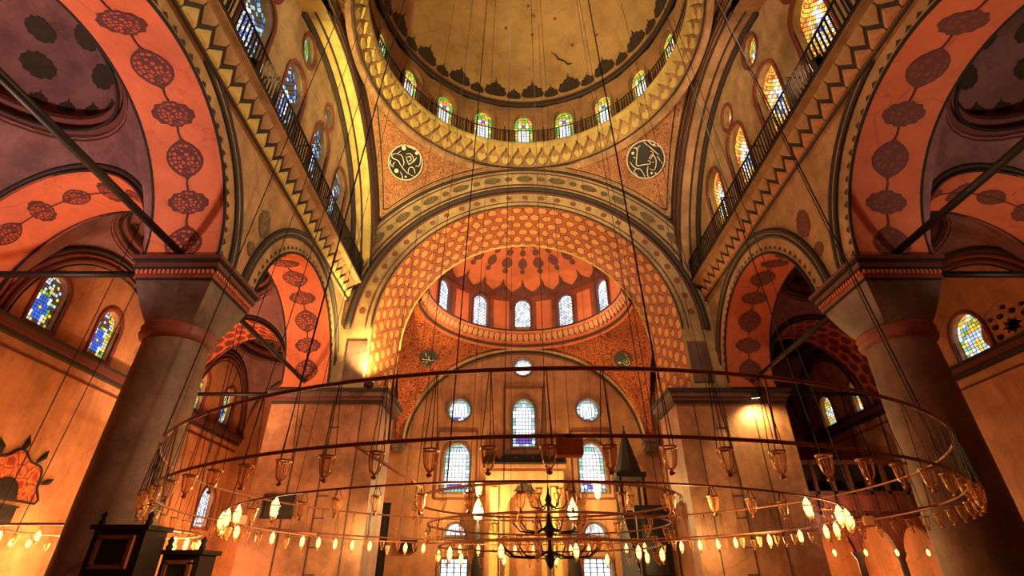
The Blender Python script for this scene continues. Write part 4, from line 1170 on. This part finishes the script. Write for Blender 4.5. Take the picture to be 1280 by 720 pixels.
for x in (-1.62, 1.62):
    mb = MB(); mb.box((x, 28.8, 1.5), (.42, .1, 5.6)); mb.build('pilaster_panel', M['gold'], t)
    mb = MB(); mb.tube([(x*.74, 28.75, -1.6), (x*.74, 28.75, 3.0)], .09, 8); mb.build('colonnette', M['stone_dark'], t, None, True)
for z, h, d, mt in ((5.2, .14, .6, 'darkred'), (5.36, .18, .75, 'qibla'), (5.5, .1, .85, 'dark')):
    mb = MB(); mb.box((0, 29.0, z), (4.1+d*.4, d, h)); mb.build('cornice_strip', M[mt], t)
for k in range(5):
    x = -1.84+.92*k
    mb = MB(); mb.prism([(x-.46, 5.55), (x+.46, 5.55), (x+.46, 5.75), (x+.3, 5.95), (x+.14, 6.02), (x, 6.35), (x-.14, 6.02), (x-.3, 5.95), (x-.46, 5.75)], lambda a, b, d: (a, 28.75+d, b), 0, .14); mb.build('crest_merlon', M['wood'], t)
mb = MB(); mb.prism([(-.62, 4.1), (-.2, 4.0), (.2, 4.0), (.62, 4.1), (.3, 4.42), (0, 4.55), (-.3, 4.42)], fm, -.03, .02); mb.build('hood_ornament', M['dark'], t)

# ---- great candles
for s, lb in ((-1, 'great dark candle with glowing tip beside the mihrab, farther from the minbar'), (1, 'great dark candle with glowing tip beside the mihrab, nearer the minbar')):
    x, y = s*2.4, 28.0
    t = thing('great_candle', lb, 'candle', (x, y, -1.6))
    mb = MB(); mb.lathe([(.5, -1.6), (.5, -1.5), (.3, -1.3), (.22, -.9), (.3, -.7), (.34, -.6), (.34, -.5)], (x, y, 0), 18); mb.build('base', M['brass'], t, None, True)
    mb = MB(); mb.lathe([(.3, -.5), (.26, .6), (.18, 1.8), (.1, 2.45), (.06, 2.6)], (x, y, 0), 18); mb.build('shaft', M['wood'], t, None, True)
    mb = MB(); mb.lathe([(.05, 2.58), (.18, 2.7), (.27, 2.98), (.2, 3.3), (.07, 3.55), (0, 3.7)], (x, y, 0), 14); mb.build('bulb', M['bulb_big'], t, None, True)
# hanging lit lanterns before the candles
for x, z, lb in ((-2.35, 4.0, 'hanging glowing lantern above the great candle farther from the minbar'), (3.6, 3.9, 'hanging glowing lantern under the window nearest the minbar')):
    t = thing('hanging_lantern', lb, 'lantern', (x, 27.2, z))
    mb = MB(); mb.lathe([(0, -.4), (.12, -.3), (.18, .1), (.2, .35)], (x, 27.2, z), 12); mb.build('glass', M['bulb'], t, None, True)
    mb = MB(); mb.tube([(x, 27.2, z+.35), (x, 27.2, 17.56 if x < 0 else 16.4)], .012, 4); mb.build('suspension_wire', M['wire'], t)
    mb = MB(); mb.lathe([(.22, .33), (.22, .37), (.03, .5), (0, .5)], (x, 27.2, z), 12); mb.build('lid', M['brass'], t)

# ---- minbar
t = thing('minbar', 'tall dark minbar with pointed spire beside the mihrab', 'minbar', (5.4, 26.5, -1.6))
mb = MB(); mb.prism([(24.2, -1.6), (28.6, -1.6), (28.6, 3.0), (27.2, 3.0), (24.6, .2), (24.2, .2)], lambda a, b, d: (4.75+d, a, b), 0, 1.3); mb.build('stair_side', M['wood'], t)
for k in range(9):
    mb = MB(); mb.box((5.4, 24.45+.32*k, .1+.32*k), (1.34, .33, .06)); mb.build('step', M['wood_red'], t)
for x in (4.82, 5.98):
    for y in (27.3, 28.5):
        mb = MB(); mb.box((x, y, 3.8), (.14, .14, 1.7)); mb.build('post', M['wood'], t)
mb = MB(); mb.box((5.4, 27.9, 4.7), (1.5, 1.5, .22)); mb.build('canopy', M['wood'], t)
mb = MB(); mb.lathe([(.72, 4.8), (.66, 5.05), (.42, 5.8), (.14, 6.8), (.03, 7.15), (.05, 7.25), (0, 7.4)], (5.4, 27.9, 0), 8); mb.build('spire', M['wood'], t)
for x in (4.8, 6.0):
    mb = MB(); mb.box((x, 24.25, .9), (.16, .3, 3.4)); mb.build('portal_post', M['wood'], t)
mb = MB(); mb.box((5.4, 24.25, 2.7), (1.5, .36, .34)); mb.build('portal_lintel', M['wood'], t)
mb = MB(); mb.box((5.4, 24.35, .6), (1.1, .05, 3.8)); mb.build('portal_curtain', M['panel_dark'], t)

# ---- loge in the right aisle
t = thing('raised_loge', 'brown raised loge on arches with slatted parapet behind the column', 'loge', (13.2, 23.5, -1.6))
mb = MB(); mb.box((13.6, 24.95, 2.28), (5.2, 5.4, .22)); mb.build('platform', M['wood_red'], t)
mb = MB(); mb.box((13.6, 22.15, 4.3), (5.3, .16, .16)); mb.build('top_rail', M['wood_red'], t)
mb = MB(); mb.box((13.6, 22.15, 3.1), (5.2, .14, .12)); mb.build('middle_rail', M['wood_red'], t)
for k in range(8):
    x = 11.05+.73*k
    mb = MB(); mb.box((x, 22.15, 3.3), (.14, .14, 2.0)); mb.build('post', M['wood_red'], t)
    if k < 7:
        mb = MB(); mb.box((x+.365, 22.2, 2.72), (.58, .06, .62)); mb.build('parapet_panel', M['red_stone'], t)
mb = MB(); mb.box((13.6, 23.0, 3.75), (5.2, .08, 1.1)); mb.build('rear_lattice', M['wood'], t)
for k in range(4):
    x = 11.2+1.6*k
    mb = MB(); mb.lathe([(.2, -1.6), (.2, -1.4), (.13, -1.3), (.12, .7), (.2, .85), (.24, .95)], (x, 22.3, 0), 12); mb.build('column', M['stone_dark'], t, None, True)
for k in range(3):
    x = 11.2+1.6*k+.8; r = .68
    o = [(x-.8, .9), (x-r, .9)]+[(x-r*cos(rad(a))*(1-.1*sin(rad(a))), .9+1.0*sin(rad(a))) for a in range(15, 180, 15)]+[(x+r, .9), (x+.8, .9), (x+.8, 2.2), (x-.8, 2.2)]
    mb = MB(); mb.wall(o, [], lambda a, b, d: (a, 22.15+d, b), .2, back=True); mb.build('arch', M['red_stone'], t)
mb = MB(); mb.box((13.6, 28.2, .3), (5.2, .1, 3.8)); mb.build('rear_wall', M['orange_wall'], t)
for x, w_, h in ((11.7, .9, 2.0), (13.4, 1.0, 2.3)):
    mb = MB(); mb.box((x, 27.9, -1.6+h/2), (w_, .1, h)); mb.build('dark_doorway', M['panel_dark'], t)

# ---- cabinets at the foot of the column
def cabinet(x, y, w_, d, top, label, pane, rz=0):
    t = thing('display_cabinet', label, 'cabinet', (x, y, -1.6))
    h = top+1.6
    mb = MB(); mb.box((x, y, -1.6+h/2), (w_, d, h)); mb.build('body', M['wood'], t)
    mb = MB(); mb.box((x, y, top+.03), (w_+.1, d+.1, .06)); mb.build('top', M['wood'], t)
    f = y-d/2-.03; z = top-.28; hh = .36; ww = w_*.62
    fr = MB()
    for sx in (-1, 1): fr.box((x+sx*ww/2, f, z), (.05, .06, hh))
    for sz in (-1, 1): fr.box((x, f, z+sz*hh/2), (ww+.05, .06, .05))
    dfr = fr.build('door_frame', M['frame_wood'], t)
    mb = MB(); mb.box((x, f+.01, z), (ww, .02, hh)); mb.build('pane', M[pane], dfr)
    for sx in (-1, 1):
        mb = MB(); mb.lathe([(.04, top+.06), (.05, top+.1), (.03, top+.14), (.045, top+.19), (0, top+.25)], (x+sx*(w_/2-.03), y-d/2+.05, 0), 8); mb.build('finial', M['wood'], t, None, True)
    mb = MB(); mb.box((x, f, z-hh/2-.14), (w_, .05, .06)); mb.build('rail', M['wood_red'], t)
    return t
cabinet(-6.15, 8.1, .72, .5, .62, 'taller black timber cabinet with framed dark pane before the column', 'panel_dark')
cabinet(-5.5, 8.6, .55, .45, .33, 'lower black timber cabinet with dull green pane before the column', 'green_glass')

# ---- boards, frames
def board(x, y, z, w_, h, label, name='framed_board', mat='panel_dark', fm='wood'):
    t = thing(name, label, 'board', (x, y, z))
    mb = MB(); mb.box((x, y, z), (w_, .06, h)); mb.build('panel', M[mat], t)
    mb = MB()
    for sx in (-1, 1): mb.box((x+sx*w_/2, y-.02, z), (.07, .1, h+.07))
    for sz in (-1, 1): mb.box((x, y-.02, z+sz*h/2), (w_+.07, .1, .07))
    mb.build('frame', M[fm], t)
board(-9.6, 20.93, 2.45, 1.1, .8, 'dark framed board hung on the pier below the yellow-lit arch')
board(-6.75, 25.0, .72, 1.05, 4.64, 'tall plain black board standing beyond the pier near the qibla wall')
board(-6.0, 29.2, 1.55, .8, .45, 'small black board low on the qibla wall')
# ornament and plaque on the aisle wall
t = thing('wall_ornament', 'red arabesque crest with black finials painted on the orange aisle wall', 'ornament', (-16.15, 16.6, 2.6))
fo = lambda a, b, d: (-16.17+d, 16.5+a, 2.15+b)
o = [(1.25, 0)]+[((1.25+.09*cos(8*rad(a)))*cos(rad(a)), (1.35+.09*cos(8*rad(a)))*sin(rad(a))) for a in range(5, 180, 5)]+[(-1.25, 0)]
oi = [(.5*cos(rad(a)), .62*sin(rad(a))) for a in range(0, 181, 12)]
mb = MB()
for A, d in ((o, .03),): mb.motif(lambda u, v: V(fo(u, v, d)), 0, .0, 1, 1, A, rings=(.4, 1.0))
mb.build('crest_field', M['floral_red'], t)
mb = MB(); mb.prism(oi, fo, .02, .06); mb.build('crest_centre', M['panel_dark'], t)
mb = MB(); mb.tube([fo(a, b, .04) for a, b in o], .035, 5, True); mb.build('outline', M['black'], t)
for a in (25, 58, 90, 122, 155):
    ca_, sa = cos(rad(a)), sin(rad(a))
    mb = MB(); mb.tube([fo(1.3*ca_, 1.4*sa, .04), fo(1.5*ca_+.05, 1.62*sa, .04), fo(1.75*ca_, 1.9*sa, .04)], [.03, .09, .01], 5); mb.build('finial', M['black'], t)
t = thing('wall_plaque', 'long black plaque below the red arabesque crest', 'plaque', (-16.15, 16.2, 1.75))
mb = MB(); mb.box((-16.14, 16.2, 1.75), (.08, 1.9, .45)); mb.build('panel', M['panel_dark'], t)
mb = MB()
for sz in (-1, 1): mb.box((-16.12, 16.2, 1.75+sz*.24), (.1, 2.0, .05))
mb.build('frame', M['wood'], t)

# ------------------------------------------------------------------ raise everything to real height
for o in SC.objects:
    if o.parent is None: o.location.z += EYE
